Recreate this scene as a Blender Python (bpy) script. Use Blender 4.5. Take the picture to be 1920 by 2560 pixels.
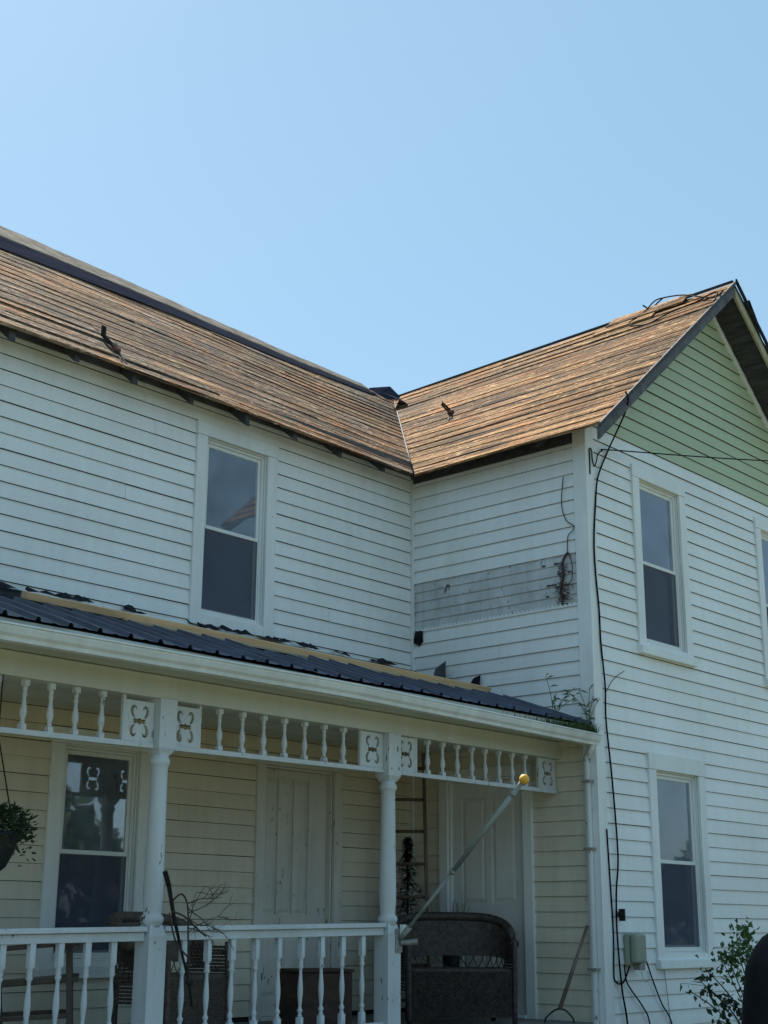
import bpy, bmesh, math, random
from mathutils import Vector, Matrix, noise
random.seed(7)
sc = bpy.context.scene
for o in list(bpy.data.objects): bpy.data.objects.remove(o)
COL = sc.collection

# ------------------------------------------------------------------ camera
cam = bpy.data.cameras.new('camera'); co = bpy.data.objects.new('camera', cam); COL.objects.link(co)
cam.sensor_fit = 'HORIZONTAL'; cam.sensor_width = 36.0; cam.lens = 3503.1 / 1920 * 36.0
cam.clip_start = 0.1; cam.clip_end = 2000
r_ = Vector((0.66815, -0.74401, 0.00539)); u_ = Vector((-0.21418, -0.18539, 0.95904)); f_ = Vector((0.71254, 0.64194, 0.28322))
M = Matrix((r_, u_, -f_)).transposed().to_4x4(); M.translation = Vector((-10.3856, -8.9748, 1.55))
co.matrix_world = M
sc.camera = co

# ------------------------------------------------------------------ light
SUN_EL, SUN_AZ = math.radians(52), math.radians(76)      # azimuth measured from +X towards +Y
sdir = Vector((math.cos(SUN_EL) * math.cos(SUN_AZ), math.cos(SUN_EL) * math.sin(SUN_AZ), math.sin(SUN_EL)))
world = bpy.data.worlds.new('World'); sc.world = world; world.use_nodes = True
wn = world.node_tree.nodes; wl = world.node_tree.links
bg = wn['Background']; sky = wn.new('ShaderNodeTexSky'); sky.sky_type = 'NISHITA'; sky.sun_disc = False
sky.sun_elevation = SUN_EL; sky.sun_rotation = math.pi / 2 - SUN_AZ
sky.air_density = 1.0; sky.dust_density = 0.5; sky.ozone_density = 1.4; sky.altitude = 200
air = wn.new('ShaderNodeMix'); air.data_type = 'RGBA'; air.inputs[0].default_value = 0.6        # even airlight of a slightly hazy summer sky
wl.new(sky.outputs[0], air.inputs[6]); air.inputs[7].default_value = (1.80, 3.2, 4.0, 1)
wl.new(air.outputs[2], bg.inputs[0]); bg.inputs[1].default_value = 0.090
sun = bpy.data.lights.new('sun', 'SUN'); sun.energy = 4.6; sun.angle = math.radians(0.53); sun.color = (1.0, 0.94, 0.84)
so = bpy.data.objects.new('sun', sun); COL.objects.link(so)
so.rotation_euler = sdir.to_track_quat('Z', 'Y').to_euler(); so.location = (0, 0, 30)
vs = sc.view_settings; vs.view_transform = 'Standard'; vs.look = 'None'; vs.gamma = 1.0; vs.use_curve_mapping = False
vs.exposure = 1.1
sc.render.engine = 'CYCLES'
sc.cycles.use_denoising = True; sc.cycles.max_bounces = 8; sc.cycles.diffuse_bounces = 4

# ------------------------------------------------------------------ materials
class NT:
    def __init__(s, name):
        s.m = bpy.data.materials.new(name); s.m.use_nodes = True; s.t = s.m.node_tree; s.b = s.t.nodes['Principled BSDF']
        s.geo = None
    def n(s, typ, **k):
        d = s.t.nodes.new(typ)
        for a, v in k.items():
            if a == 'ins':
                for kk, vv in v.items(): s.set(d.inputs[kk], vv)
            else: setattr(d, a, v)
        return d
    def set(s, inp, v):
        if isinstance(v, bpy.types.NodeSocket): s.t.links.new(v, inp)
        else: inp.default_value = v
    def pos(s, scale=(1, 1, 1)):
        g = s.n('ShaderNodeNewGeometry'); mp = s.n('ShaderNodeMapping'); s.t.links.new(g.outputs['Position'], mp.inputs['Vector']); mp.inputs['Scale'].default_value = scale
        return mp.outputs[0]
    def objpos(s, scale=(1, 1, 1)):
        g = s.n('ShaderNodeTexCoord'); oi = s.n('ShaderNodeObjectInfo'); 
        mul = s.n('ShaderNodeMath', operation='MULTIPLY', ins={0: oi.outputs['Random'], 1: 37.0})
        mp = s.n('ShaderNodeMapping'); s.t.links.new(g.outputs['Object'], mp.inputs['Vector']); mp.inputs['Scale'].default_value = scale
        cb = s.n('ShaderNodeCombineXYZ', ins={0: mul.outputs[0], 1: mul.outputs[0], 2: mul.outputs[0]})
        ad = s.n('ShaderNodeVectorMath', operation='ADD', ins={0: mp.outputs[0], 1: cb.outputs[0]})
        return ad.outputs[0]
    def noise(s, vec, scale, detail=4, rough=.55, dist=0):
        d = s.n('ShaderNodeTexNoise', ins={'Vector': vec, 'Scale': scale, 'Detail': detail, 'Roughness': rough, 'Distortion': dist}); return d.outputs[0]
    def ramp(s, fac, stops, interp='LINEAR'):
        d = s.n('ShaderNodeValToRGB'); s.set(d.inputs[0], fac); d.color_ramp.interpolation = interp
        el = d.color_ramp.elements
        while len(el) < len(stops): el.new(0.5)
        for e, (p, c) in zip(el, stops): e.position = p; e.color = (c if isinstance(c, tuple) else (c, c, c)) + (1,) if not (isinstance(c, tuple) and len(c) == 4) else c
        return d.outputs[0]
    def mix(s, fac, a, b, blend='MIX'):
        d = s.n('ShaderNodeMix', data_type='RGBA', blend_type=blend); s.set(d.inputs[0], fac)
        for i, v in ((6, a), (7, b)): s.set(d.inputs[i], v if isinstance(v, bpy.types.NodeSocket) else (tuple(v) + (1,))[:4])
        return d.outputs[2]
    def math(s, op, a, b=0.0):
        d = s.n('ShaderNodeMath', operation=op); s.set(d.inputs[0], a); s.set(d.inputs[1], b); return d.outputs[0]
    def bump(s, h, strength=.3, dist=.01):
        d = s.n('ShaderNodeBump', ins={'Height': h, 'Strength': strength, 'Distance': dist}); s.t.links.new(d.outputs[0], s.b.inputs['Normal'])
    def out(s, col=None, rough=.5, spec=None, metal=None):
        if col is not None: s.set(s.b.inputs['Base Color'], col if isinstance(col, bpy.types.NodeSocket) else (tuple(col) + (1,))[:4])
        s.set(s.b.inputs['Roughness'], rough)
        if spec is not None: s.b.inputs['Specular IOR Level'].default_value = spec
        if metal is not None: s.b.inputs['Metallic'].default_value = metal
        return s.m
MT = {}
def paint(name, col, dirt, rough=.45, chips=0.0, chipcol=(.09, .085, .08), dirtamt=.5, scale=1.0):
    k = NT(name); p = k.pos((scale, scale, scale))
    rnd = k.n('ShaderNodeObjectInfo').outputs['Random']
    big = k.noise(p, 1.3, 3); streak = k.noise(k.pos((7, 7, .9)), 1.6, 5, .65)
    f = k.ramp(k.math('ADD', k.math('MULTIPLY', big, .55), k.math('MULTIPLY', streak, .5)), [(.42, 0.0), (.78, dirtamt)])
    c = k.mix(f, col, dirt)
    c = k.mix(k.ramp(rnd, [(0, .0), (1, .22)]), c, tuple(x * .72 for x in col))
    sp = k.ramp(k.noise(k.pos((38, 38, 24)), 1.0, 2, .5), [(.735, 0.0), (.76, .8)])
    gate = k.ramp(k.noise(k.pos((2.1, 2.1, 2.1)), 1.0, 2), [(.5, 0.0), (.64, 1.0)])
    c = k.mix(k.math('MULTIPLY', sp, gate), c, (.12, .11, .10))
    if chips > 0:
        ch = k.ramp(k.noise(k.pos((26, 26, 9)), 1.0, 4, .6), [(.70 - chips * .16, 0.0), (.72 - chips * .16, 1.0)])
        g2 = k.ramp(k.noise(k.pos((3, 3, 2)), 1.0, 2), [(.44, 0.0), (.60, 1.0)])
        c = k.mix(k.math('MULTIPLY', ch, g2), c, chipcol)
    k.bump(k.noise(k.pos((3, 3, 14)), 2.0, 4), .12, .006)
    MT[name] = k.out(c, rough, .35); return MT[name]
paint('vinyl', (.84, .865, .87), (.58, .57, .49), .42, dirtamt=.45)
paint('vinyl_cream', (.74, .675, .55), (.42, .36, .25), .5, dirtamt=.5)
paint('vinyl_porch_side', (.75, .70, .58), (.42, .38, .30), .5, dirtamt=.5)
paint('vinyl_green', (.47, .535, .36), (.33, .37, .25), .45, dirtamt=.4)
paint('trim', (.82, .85, .855), (.46, .46, .41), .45, dirtamt=.45)
paint('porch_paint', (.62, .67, .71), (.40, .41, .38), .5, chips=.40, dirtamt=.65)
paint('door_paint', (.72, .70, .65), (.36, .34, .30), .55, chips=.42, dirtamt=.55)
paint('door_white', (.74, .74, .73), (.42, .41, .38), .5, chips=.25, dirtamt=.45)
paint('sash', (.76, .78, .77), (.50, .50, .45), .4, dirtamt=.35)
paint('porch_ceiling', (.60, .62, .57), (.36, .37, .32), .55, dirtamt=.5)
paint('gutter', (.78, .83, .86), (.36, .38, .36), .4, dirtamt=.62)
paint('bare_clapboard', (.60, .61, .62), (.27, .27, .27), .75, chips=.5, chipcol=(.10, .10, .10), dirtamt=.8, scale=3)
paint('downspout', (.70, .73, .73), (.42, .42, .38), .42, chips=.45, dirtamt=.5)
paint('utility', (.30, .32, .255), (.19, .20, .16), .5, dirtamt=.4)

def roofwood(name, stretch, warm, tint):
    k = NT(name); rnd = k.n('ShaderNodeObjectInfo').outputs['Random']
    g = k.noise(k.objpos(stretch), 1.0, 8, .62, .4)
    long_ = k.noise(k.objpos(tuple(a * (.8 if a > 8 else .35) for a in stretch)), 1.0, 4, .6)
    gg = k.math('ADD', k.math('MULTIPLY', g, .60), k.math('MULTIPLY', long_, .40))
    col = k.ramp(gg, [(.37, (.020, .013, .008)), (.45, (.10, .062, .036)), (.51, (.235, .158, .095)), (.57, (.38, .265, .160)), (.66, (.60, .47, .32))])
    grey = k.ramp(k.noise(k.pos((.9, .9, .9)), 1.0, 4, .6), [(.36 + warm * .16, 0.0), (.54 + warm * .16, .95)])
    gcol = k.ramp(gg, [(.38, (.018, .017, .017)), (.50, (.13, .12, .11)), (.62, (.36, .34, .31))])
    c = k.mix(grey, col, gcol)
    orange = k.ramp(k.noise(k.pos((1.8, 1.8, 1.8)), 1.0, 4, .6), [(.45 + warm * .07, 0.0), (.60 + warm * .04, .75)])
    c = k.mix(orange, c, k.ramp(gg, [(.38, (.11, .050, .022)), (.60, (.50, .255, .110))]))
    c = k.mix(k.ramp(rnd, [(0, 0.0), (.45, .12), (1, .78)]), c, (.075, .060, .048))
    fine = tuple(a * (2.4 if a > 8 else 7.0) for a in stretch)
    fl = k.ramp(k.noise(k.objpos(fine), 1.0, 3, .6), [(.585, 0.0), (.64, 1.0)])
    fg = k.ramp(k.noise(k.pos((1.7, 1.7, 1.7)), 1.0, 3), [(.42 - warm * .04, 0.0), (.58 - warm * .04, 1.0)])
    c = k.mix(k.math('MULTIPLY', fl, fg), c, (.74, .60, .42))
    dk = k.ramp(k.noise(k.objpos(tuple(a * (1.5 if a > 8 else .9) for a in stretch)), 1.0, 5, .65), [(.38, .97), (.455, 0.0)])
    c = k.mix(dk, c, (.014, .011, .009))
    c = k.mix(1.0, c, tint, 'MULTIPLY')
    k.bump(k.math('ADD', g, k.math('MULTIPLY', k.noise(k.pos((16, 16, 16)), 1.0, 4), .8)), 1.0, .05)
    MT[name] = k.out(c, .85, .12)
roofwood('roof_wood_x', (1.1, 20, 20), 0.0, (1.0, .88, .77))
roofwood('roof_wood_y', (20, 1.1, 20), 1.0, (1.0, .77, .53))
def wood(name, a, b, stretch, rough=.7, spec=.3, bumpamt=.4):
    k = NT(name); g = k.noise(k.objpos(stretch), 1.0, 6, .65, .3)
    c = k.ramp(g, [(.3, a), (.72, b)])
    k.bump(g, bumpamt, .01); MT[name] = k.out(c, rough, spec)
wood('grey_wood', (.045, .046, .052), (.15, .15, .16), (6, 6, 6))
wood('dark_board', (.030, .031, .035), (.085, .085, .092), (3, 20, 20))
wood('soffit_board', (.030, .031, .036), (.100, .104, .122), (20, 3, 20))
wood('ridge_grey', (.10, .085, .070), (.36, .31, .26), (5, 9, 9), .9, .02)
wood('rake_tan', (.30, .27, .17), (.50, .46, .31), (8, 8, 3))
wood('pine', (.54, .34, .18), (.76, .53, .31), (1.2, 30, 30), .6)
wood('pine_pale', (.46, .35, .21), (.66, .53, .35), (1.2, 30, 30), .6)
wood('ladder_wood', (.06, .04, .03), (.17, .12, .095), (20, 20, 2))
wood('rocker_wood', (.035, .024, .019), (.10, .072, .056), (14, 14, 3), .45, .5)
wood('deck', (.12, .12, .12), (.26, .26, .25), (2, 20, 20))
wood('box_brown', (.045, .026, .020), (.10, .062, .047), (5, 5, 14), .75)
wood('handle', (.09, .066, .05), (.22, .17, .13), (14, 14, 2), .55)
wood('bark', (.035, .025, .02), (.10, .075, .06), (9, 9, 9))
wood('dead_vine', (.035, .022, .020), (.10, .055, .048), (18, 18, 18))
wood('felt', (.012, .012, .014), (.045, .045, .052), (9, 9, 9), .9, .02)
wood('felt_blue', (.020, .021, .032), (.050, .052, .075), (2.5, 20, 20), .9, .0)
wood('wicker', (.006, .005, .005), (.085, .064, .055), (26, 26, 26), .55, .4, .6)
wood('wicker_grey', (.045, .034, .028), (.16, .125, .105), (40, 40, 40), .55, .4, .6)
wood('black_cloth', (.006, .006, .008), (.013, .013, .017), (6, 6, 6), .7, .25, .3)
wood('pot_dark', (.008, .010, .012), (.020, .024, .028), (4, 4, 4), .5)
wood('iron', (.010, .010, .010), (.035, .030, .027), (20, 20, 20), .8, .15)
wood('cast_metal', (.16, .16, .15), (.36, .36, .34), (14, 14, 14), .5, .5)
wood('pole_metal', (.17, .20, .19), (.30, .34, .32), (9, 9, 3), .4, .5, .1)
wood('straw', (.12, .10, .07), (.30, .25, .17), (14, 14, 4))
def flat(name, col, rough=.5, spec=.4, metal=0.0):
    k = NT(name); n_ = k.noise(k.pos((5, 5, 5)), 1.0, 4)
    c = k.mix(n_, tuple(x * .78 for x in col), tuple(min(1, x * 1.18) for x in col)); MT[name] = k.out(c, rough, spec, metal)
flat('cable', (.006, .006, .008), .85, .06)
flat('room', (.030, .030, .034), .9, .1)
flat('blind', (.78, .80, .85), .55)
flat('blind_pink', (.70, .60, .66), .6)
flat('curtain', (.60, .62, .66), .85, .1)
flat('curtain_dark', (.20, .20, .22), .85, .1)
flat('reflection_pale', (.42, .46, .55), .6)  # bluish tone of the reflections in the porch pane
flat('ball', (.78, .42, .045), .4, .5)
flat('rust', (.16, .055, .04), .6)
flat('ground_soil', (.10, .08, .06), .9, .1)
def leafmat(name, a, b):
    k = NT(name); rnd = k.noise(k.pos((14, 14, 14)), 1.0, 2)
    c = k.ramp(rnd, [(.3, a), (.7, b)]); k.out(c, .45, .45)
    tr = k.n('ShaderNodeBsdfTranslucent'); k.set(tr.inputs[0], c); mx = k.n('ShaderNodeMixShader'); mx.inputs[0].default_value = .3
    k.t.links.new(k.b.outputs[0], mx.inputs[1]); k.t.links.new(tr.outputs[0], mx.inputs[2])
    k.t.links.new(mx.outputs[0], k.t.nodes['Material Output'].inputs[0]); MT[name] = k.m
leafmat('leaf', (.035, .075, .020), (.10, .19, .045))
leafmat('leaf_dark', (.014, .030, .014), (.038, .070, .030))
leafmat('leaf_fir', (.008, .015, .012), (.020, .034, .026))
leafmat('grass_weed', (.035, .075, .018), (.10, .15, .045))
def metalroof():
    k = NT('metal_roof'); n1 = k.noise(k.pos((40, 3, 3)), 1.0, 6, .7); n2 = k.noise(k.pos((2, 2, 2)), 1.0, 4)
    c = k.ramp(n1, [(.3, (.030, .034, .058)), (.62, (.080, .090, .140)), (.80, (.19, .20, .26))])
    c = k.mix(k.ramp(n2, [(.45, 0.0), (.65, .5)]), c, (.04, .04, .045)); k.bump(n1, .1, .004)
    MT['metal_roof'] = k.out(c, k.ramp(n1, [(.3, .32), (.7, .55)]), .5, .35)
metalroof()
def glass():
    k = NT('glass'); t = k.t; tr = k.n('ShaderNodeBsdfTransparent'); tr.inputs[0].default_value = (.94, .96, .98, 1)
    gl = k.n('ShaderNodeBsdfGlossy'); gl.inputs['Roughness'].default_value = .02; gl.inputs[0].default_value = (.95, .97, 1, 1)
    bmp = k.n('ShaderNodeBump', ins={'Height': k.noise(k.pos((1.6, 1.6, 2.2)), 1.0, 2), 'Strength': .02, 'Distance': .05}); t.links.new(bmp.outputs[0], gl.inputs['Normal'])
    fr = k.n('ShaderNodeFresnel'); fr.inputs[0].default_value = 1.52
    ad = k.math('ADD', k.math('MULTIPLY', fr.outputs[0], 1.5), .02); mx = k.n('ShaderNodeMixShader'); t.links.new(ad, mx.inputs[0])
    du = k.n('ShaderNodeBsdfDiffuse'); du.inputs[0].default_value = (.52, .60, .72, 1); m2 = k.n('ShaderNodeMixShader')
    t.links.new(k.ramp(k.noise(k.pos((2.5, 2.5, 2.5)), 1.0, 5, .6), [(.3, .05), (.7, .17)]), m2.inputs[0])
    t.links.new(tr.outputs[0], mx.inputs[1]); t.links.new(gl.outputs[0], mx.inputs[2]); t.links.new(mx.outputs[0], m2.inputs[1]); t.links.new(du.outputs[0], m2.inputs[2]); t.links.new(m2.outputs[0], t.nodes['Material Output'].inputs[0])
    MT['glass'] = k.m
    k = NT('screen'); t = k.t; tr = k.n('ShaderNodeBsdfTransparent'); df = k.n('ShaderNodeBsdfDiffuse'); df.inputs[0].default_value = (.085, .095, .13, 1)
    mx = k.n('ShaderNodeMixShader'); mx.inputs[0].default_value = .58
    t.links.new(tr.outputs[0], mx.inputs[1]); t.links.new(df.outputs[0], mx.inputs[2]); t.links.new(mx.outputs[0], t.nodes['Material Output'].inputs[0]); MT['screen'] = k.m
glass()
def groundmat():
    k = NT('lawn'); n1 = k.noise(k.pos((.25, .25, .25)), 1.0, 5); n2 = k.noise(k.pos((9, 9, 9)), 1.0, 4)
    c = k.ramp(n1, [(.35, (.135, .138, .085)), (.65, (.215, .205, .135))]); c = k.mix(k.math('MULTIPLY', n2, .5), c, (.05, .065, .02)); k.bump(n2, .6, .04); MT['lawn'] = k.out(c, .9, .1)
groundmat()

# ------------------------------------------------------------------ mesh helpers
class MB:
    def __init__(s): s.v = []; s.f = []; s.sm = set()
    def face(s, pts):
        n = len(s.v); s.v += [tuple(p) for p in pts]; s.f.append(tuple(range(n, n + len(pts))))
    def hexa(s, c):                      # c: 8 corners, bottom 4 (ccw) then top 4
        n = len(s.v); s.v += [tuple(p) for p in c]
        for q in ((3, 2, 1, 0), (4, 5, 6, 7), (0, 1, 5, 4), (1, 2, 6, 5), (2, 3, 7, 6), (3, 0, 4, 7)): s.f.append(tuple(n + i for i in q))
    def box(s, x0, x1, y0, y1, z0, z1, T=None):
        c = [(x0, y0, z0), (x1, y0, z0), (x1, y1, z0), (x0, y1, z0), (x0, y0, z1), (x1, y0, z1), (x1, y1, z1), (x0, y1, z1)]
        if T: c = [T(*p) for p in c]
        s.hexa(c)
    def beam(s, a, b, w, h, up=(0, 0, 1)):
        a = Vector(a); b = Vector(b); d = (b - a).normalized(); sd = d.cross(Vector(up)); 
        if sd.length < 1e-4: sd = d.cross(Vector((1, 0, 0)))
        sd.normalize(); uu = sd.cross(d); sd *= w / 2; uu *= h / 2
        s.hexa([a - sd - uu, a + sd - uu, b + sd - uu, b - sd - uu, a - sd + uu, a + sd + uu, b + sd + uu, b - sd + uu])
    def tube(s, pts, rad, n=8, caps=True):
        pts = [Vector(p) for p in pts]; rr = rad if isinstance(rad, (list, tuple)) else [rad] * len(pts)
        base = len(s.v); ref = None
        for i, p in enumerate(pts):
            d = (pts[min(i + 1, len(pts) - 1)] - pts[max(i - 1, 0)]).normalized()
            if ref is None: ref = d.cross(Vector((0, 0, 1))); ref = ref if ref.length > .1 else d.cross(Vector((1, 0, 0)))
            a = (ref - d * ref.dot(d)).normalized(); b_ = d.cross(a); ref = a
            for j in range(n):
                t = 2 * math.pi * j / n; s.v.append(tuple(p + a * math.cos(t) * rr[i] + b_ * math.sin(t) * rr[i]))
        for i in range(len(pts) - 1):
            for j in range(n):
                s.sm.add(len(s.f)); s.f.append((base + i * n + j, base + i * n + (j + 1) % n, base + (i + 1) * n + (j + 1) % n, base + (i + 1) * n + j))
        if caps:
            s.f.append(tuple(base + j for j in reversed(range(n)))); s.f.append(tuple(base + (len(pts) - 1) * n + j for j in range(n)))
    def lathe(s, prof, cx=0, cy=0, n=16, T=None):   # prof: (z, r)
        base = len(s.v)
        for z, r in prof:
            for j in range(n):
                t = 2 * math.pi * j / n; p = (cx + r * math.cos(t), cy + r * math.sin(t), z); s.v.append(T(*p) if T else p)
        for i in range(len(prof) - 1):
            for j in range(n):
                s.sm.add(len(s.f)); s.f.append((base + i * n + j, base + i * n + (j + 1) % n, base + (i + 1) * n + (j + 1) % n, base + (i + 1) * n + j))
        s.f.append(tuple(base + j for j in reversed(range(n)))); s.f.append(tuple(base + (len(prof) - 1) * n + j for j in range(n)))
    def extrude(s, prof, a, b, closed=True):        # prof: list of world offset fn(t)-> points lists at a and b
        pa = [tuple(p) for p in a]; pb = [tuple(p) for p in b]; n = len(pa); base = len(s.v); s.v += pa + pb
        for i in range(n if closed else n - 1): s.f.append((base + i, base + (i + 1) % n, base + n + (i + 1) % n, base + n + i))
    def mesh(s, name):
        me = bpy.data.meshes.new(name); me.from_pydata(s.v, [], s.f); me.update()
        if s.sm:
            for i in s.sm: me.polygons[i].use_smooth = True
        bm = bmesh.new(); bm.from_mesh(me); bmesh.ops.recalc_face_normals(bm, faces=bm.faces); bm.to_mesh(me); bm.free()
        return me
    def build(s, name, mat, parent=None, bevel=0, origin=None):
        me = s.mesh(name)
        if origin is None and s.v:
            n = len(s.v); origin = Vector((sum(p[0] for p in s.v) / n, sum(p[1] for p in s.v) / n, sum(p[2] for p in s.v) / n))
        me.transform(Matrix.Translation(-Vector(origin)))
        return link(name, me, mat, parent, origin, bevel)
def link(name, me, mat, parent=None, origin=(0, 0, 0), bevel=0):
    o = bpy.data.objects.new(name, me); COL.objects.link(o); o.location = origin
    if mat and not me.materials: me.materials.append(MT[mat])
    if parent is not None: setpar(o, parent)
    if bevel:
        b_ = o.modifiers.new('bevel', 'BEVEL'); b_.width = bevel; b_.segments = 2; b_.limit_method = 'ANGLE'
    return o
WL = {}
def wloc(o):
    p = Vector(o.location)
    while o.parent: o = o.parent; p += Vector(o.location)
    return p
def setpar(o, parent): o.location = Vector(o.location) - wloc(parent); o.parent = parent
def tag(o, label=None, cat=None, group=None, kind=None):
    for k, v in (('label', label), ('category', cat), ('group', group), ('kind', kind)):
        if v: o[k] = v
    return o
def empty(name, loc, label, cat, group=None):
    o = bpy.data.objects.new(name, None); COL.objects.link(o); o.location = loc; o.empty_display_size = .2; return tag(o, label, cat, group)
def spline(pts, n=6):
    P = [Vector(p) for p in pts]; out = []
    for i in range(len(P) - 1):
        p0, p1, p2, p3 = P[max(i - 1, 0)], P[i], P[i + 1], P[min(i + 2, len(P) - 1)]
        for j in range(n):
            t = j / n; out.append(.5 * ((2 * p1) + (p2 - p0) * t + (2 * p0 - 5 * p1 + 4 * p2 - p3) * t * t + (3 * p1 - p0 - 3 * p2 + p3) * t ** 3))
    out.append(P[-1]); return out
def nz(*p): return noise.noise(Vector(p))

# ------------------------------------------------------------------ setting: ground
g = MB(); g.face([(-300, -300, 0), (300, -300, 0), (300, 300, 0), (-300, 300, 0)]); tag(g.build('ground', 'lawn'), kind='structure')

# an unseen wood added behind the viewer to darken the window reflections
m = MB(); random.seed(11)
for i in range(24000):
    a = math.radians(random.uniform(150, 370)); R = random.uniform(62, 80); top = 6.5 + 2.8 * nz(a * 6, 1, 1) + 2.2 * nz(a * 19, 4, 2); z = top * math.sqrt(random.random()); c = Vector((R * math.cos(a), R * math.sin(a), z)); s_ = random.uniform(.25, .75)
    d = Vector((random.gauss(0, 1), random.gauss(0, 1), random.gauss(0, 1))).normalized(); q = d.orthogonal().normalized(); w_ = d.cross(q)
    m.face([c + q * s_, c + w_ * s_, c - q * s_ * .9, c - w_ * s_ * 1.1])
tag(m.build('reflection_wood', 'leaf_dark'), 'added unseen belt of dark leaves that darkens the window reflections', 'wood', kind='stuff')
random.seed(7)
# ------------------------------------------------------------------ house geometry
B = 2.121; FL = .79                       # projecting wing stands 2.12 m forward; porch floor height
O, OM, OG = .295, .281, .365              # overhangs: wing eave, main eave, gable
SW, SM = 2.504, 2.478; HE, HR = 5.905, 8.257
WW = 2 * SW                               # gable width
XL = -7.6                                 # left end of what is built of the main wing
def lerp(a, b, t): return a + (b - a) * t
def cl(t): return max(0.0, min(1.0, t))
def de_main(X): return lerp(.012, -.03, cl((X + 3) / 2.7))
RIDGE = [(-9, .09), (-3.5, .041), (-2.64, .028), (-1.7, .012), (-.68, -.019), (.44, -.048), (1.49, -.058), (3, -.065)]
def dr_main(X):
    for (a, p), (b_, q) in zip(RIDGE, RIDGE[1:]):
        if X <= b_: return lerp(p, q, cl((X - a) / (b_ - a)))
    return RIDGE[-1][1]
def zmain(X, Y):
    t = (Y + OM) / (SM + OM); return (1 - t) * (HE + de_main(X)) + t * (HR + dr_main(X))
def zwing(X, Y):
    t = (X + O) / (SW + O); a = cl((-.28 - Y) / 2.2); b_ = cl((SM - Y) / (SM + B + OG))
    return (1 - t) * (HE - .03 + .03 * a) + t * (HR - .05 + .10 * b_)
FA = lambda u, d, z: (u, -d, z)           # wall A: main wall, u = X
FC = lambda u, d, z: (u, -B - d, z)       # wall C: gable wall
FB = lambda u, d, z: (-d, -u, z)          # wall B: inner side wall, u = distance from inner corner

house = empty('farmhouse', (0, 0, 0), 'old white clapboard farmhouse with green gable and stripped board roof', 'house')

def wall_panel(name, F, us, zs, holes, mat, gable=None):
    us = sorted(set(us + [h[0] for h in holes] + [h[1] for h in holes])); zs = sorted(set(zs + [h[2] for h in holes] + [h[3] for h in holes]))
    m = MB()
    for a, b_ in zip(us, us[1:]):
        for c, d in zip(zs, zs[1:]):
            if any(h[0] - 1e-6 <= a and b_ <= h[1] + 1e-6 and h[2] - 1e-6 <= c and d <= h[3] + 1e-6 for h in holes): continue
            m.face([F(a, 0, c), F(b_, 0, c), F(b_, 0, d), F(a, 0, d)]); m.face([F(a, -.12, c), F(b_, -.12, c), F(b_, -.12, d), F(a, -.12, d)])
    for h in holes:
        for (a, c), (b_, d) in (((h[0], h[2]), (h[1], h[2])), ((h[1], h[2]), (h[1], h[3])), ((h[1], h[3]), (h[0], h[3])), ((h[0], h[3]), (h[0], h[2]))):
            m.face([F(a, 0, c), F(b_, 0, d), F(b_, -.12, d), F(a, -.12, c)])
    if gable: m.face([F(u, 0, z) for u, z in gable])
    return m.build(name, mat, house)

def board(par, F, u0, u1, zb, zt, zlo, zhi, mat, out=.0172, name='siding_board', clip=None):
    # one course: hollow lip at the bottom, top tucked under the next course; clipped to zlo..zhi
    if u1 - u0 < .02 or zhi - zlo < .012: return
    def dd(z): return lerp(out, .003, (z - zb) / (zt - zb))
    nseg = max(1, int((u1 - u0) / 1.1)); m = MB(); prof = []
    top = zhi; cut = .0028 if abs(zhi - zt) < 1e-6 else 0; zhi = zhi - cut; top = zhi
    if abs(zlo - zb) < 1e-6: prof = [(out - .009, zb + .03), (out - .0025, zb + .001), (out - .0025, zb), (out, zb + .001)]
    else: prof = [(.0, zlo), (dd(zlo), zlo)]
    zm = (max(zlo, zb) + zhi) / 2
    prof += [(dd(zm) + .0012, zm), (dd(zhi), zhi), (.001, top)]
    rows = []; ph = random.random() * 50
    for i in range(nseg + 1):
        u = lerp(u0, u1, i / nseg); w = .0034 * nz(u * 1.3, zb * 9, ph); wz = .0036 * nz(u * .8, zb * 7 + 5, ph)
        rows.append([F(clip(u, z) if clip else u, d + w * (1 if d > .004 else 0), z + wz) for d, z in prof])
    for a, b_ in zip(rows, rows[1:]): m.extrude(None, a, b_, False)
    m.face(rows[0]); m.face(rows[-1])
    o = m.build(name, mat, par); return o
def siding(par, F, span, zrows, pitch, holes, matf, skip=None, joints=(), clip=None):
    for zb in zrows:
        zt = zb + pitch; a, b_ = span(zb) if callable(span) else span
        cuts = [h for h in holes if h[2] < zt - .004 and h[3] > zb + .004 and h[0] < b_ and h[1] > a]
        u = a; pieces = []
        for h in sorted(cuts):
            if h[0] > u: pieces.append((u, h[0], zb, zt))
            if zb < h[2] - .012: pieces.append((max(h[0], a), min(h[1], b_), zb, h[2]))
            if zt > h[3] + .012: pieces.append((max(h[0], a), min(h[1], b_), h[3], zt))
            u = max(u, h[1])
        if u < b_: pieces.append((u, b_, zb, zt))
        for p0, p1, zl, zh in pieces:
            if skip and skip(p0, p1, zl): continue
            js = [j for j, z_ in joints if abs(z_ - zb) < pitch * .5 and p0 + .1 < j < p1 - .1]
            ed = [p0] + sorted(js) + [p1]
            for e0, e1 in zip(ed, ed[1:]): board(par, F, e0 + .0015, e1 - .0015, zb, zt, zl, zh, matf(zb), out=.0172 + random.uniform(-.0015, .0015), clip=clip if zb > 5.8 else None)

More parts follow.
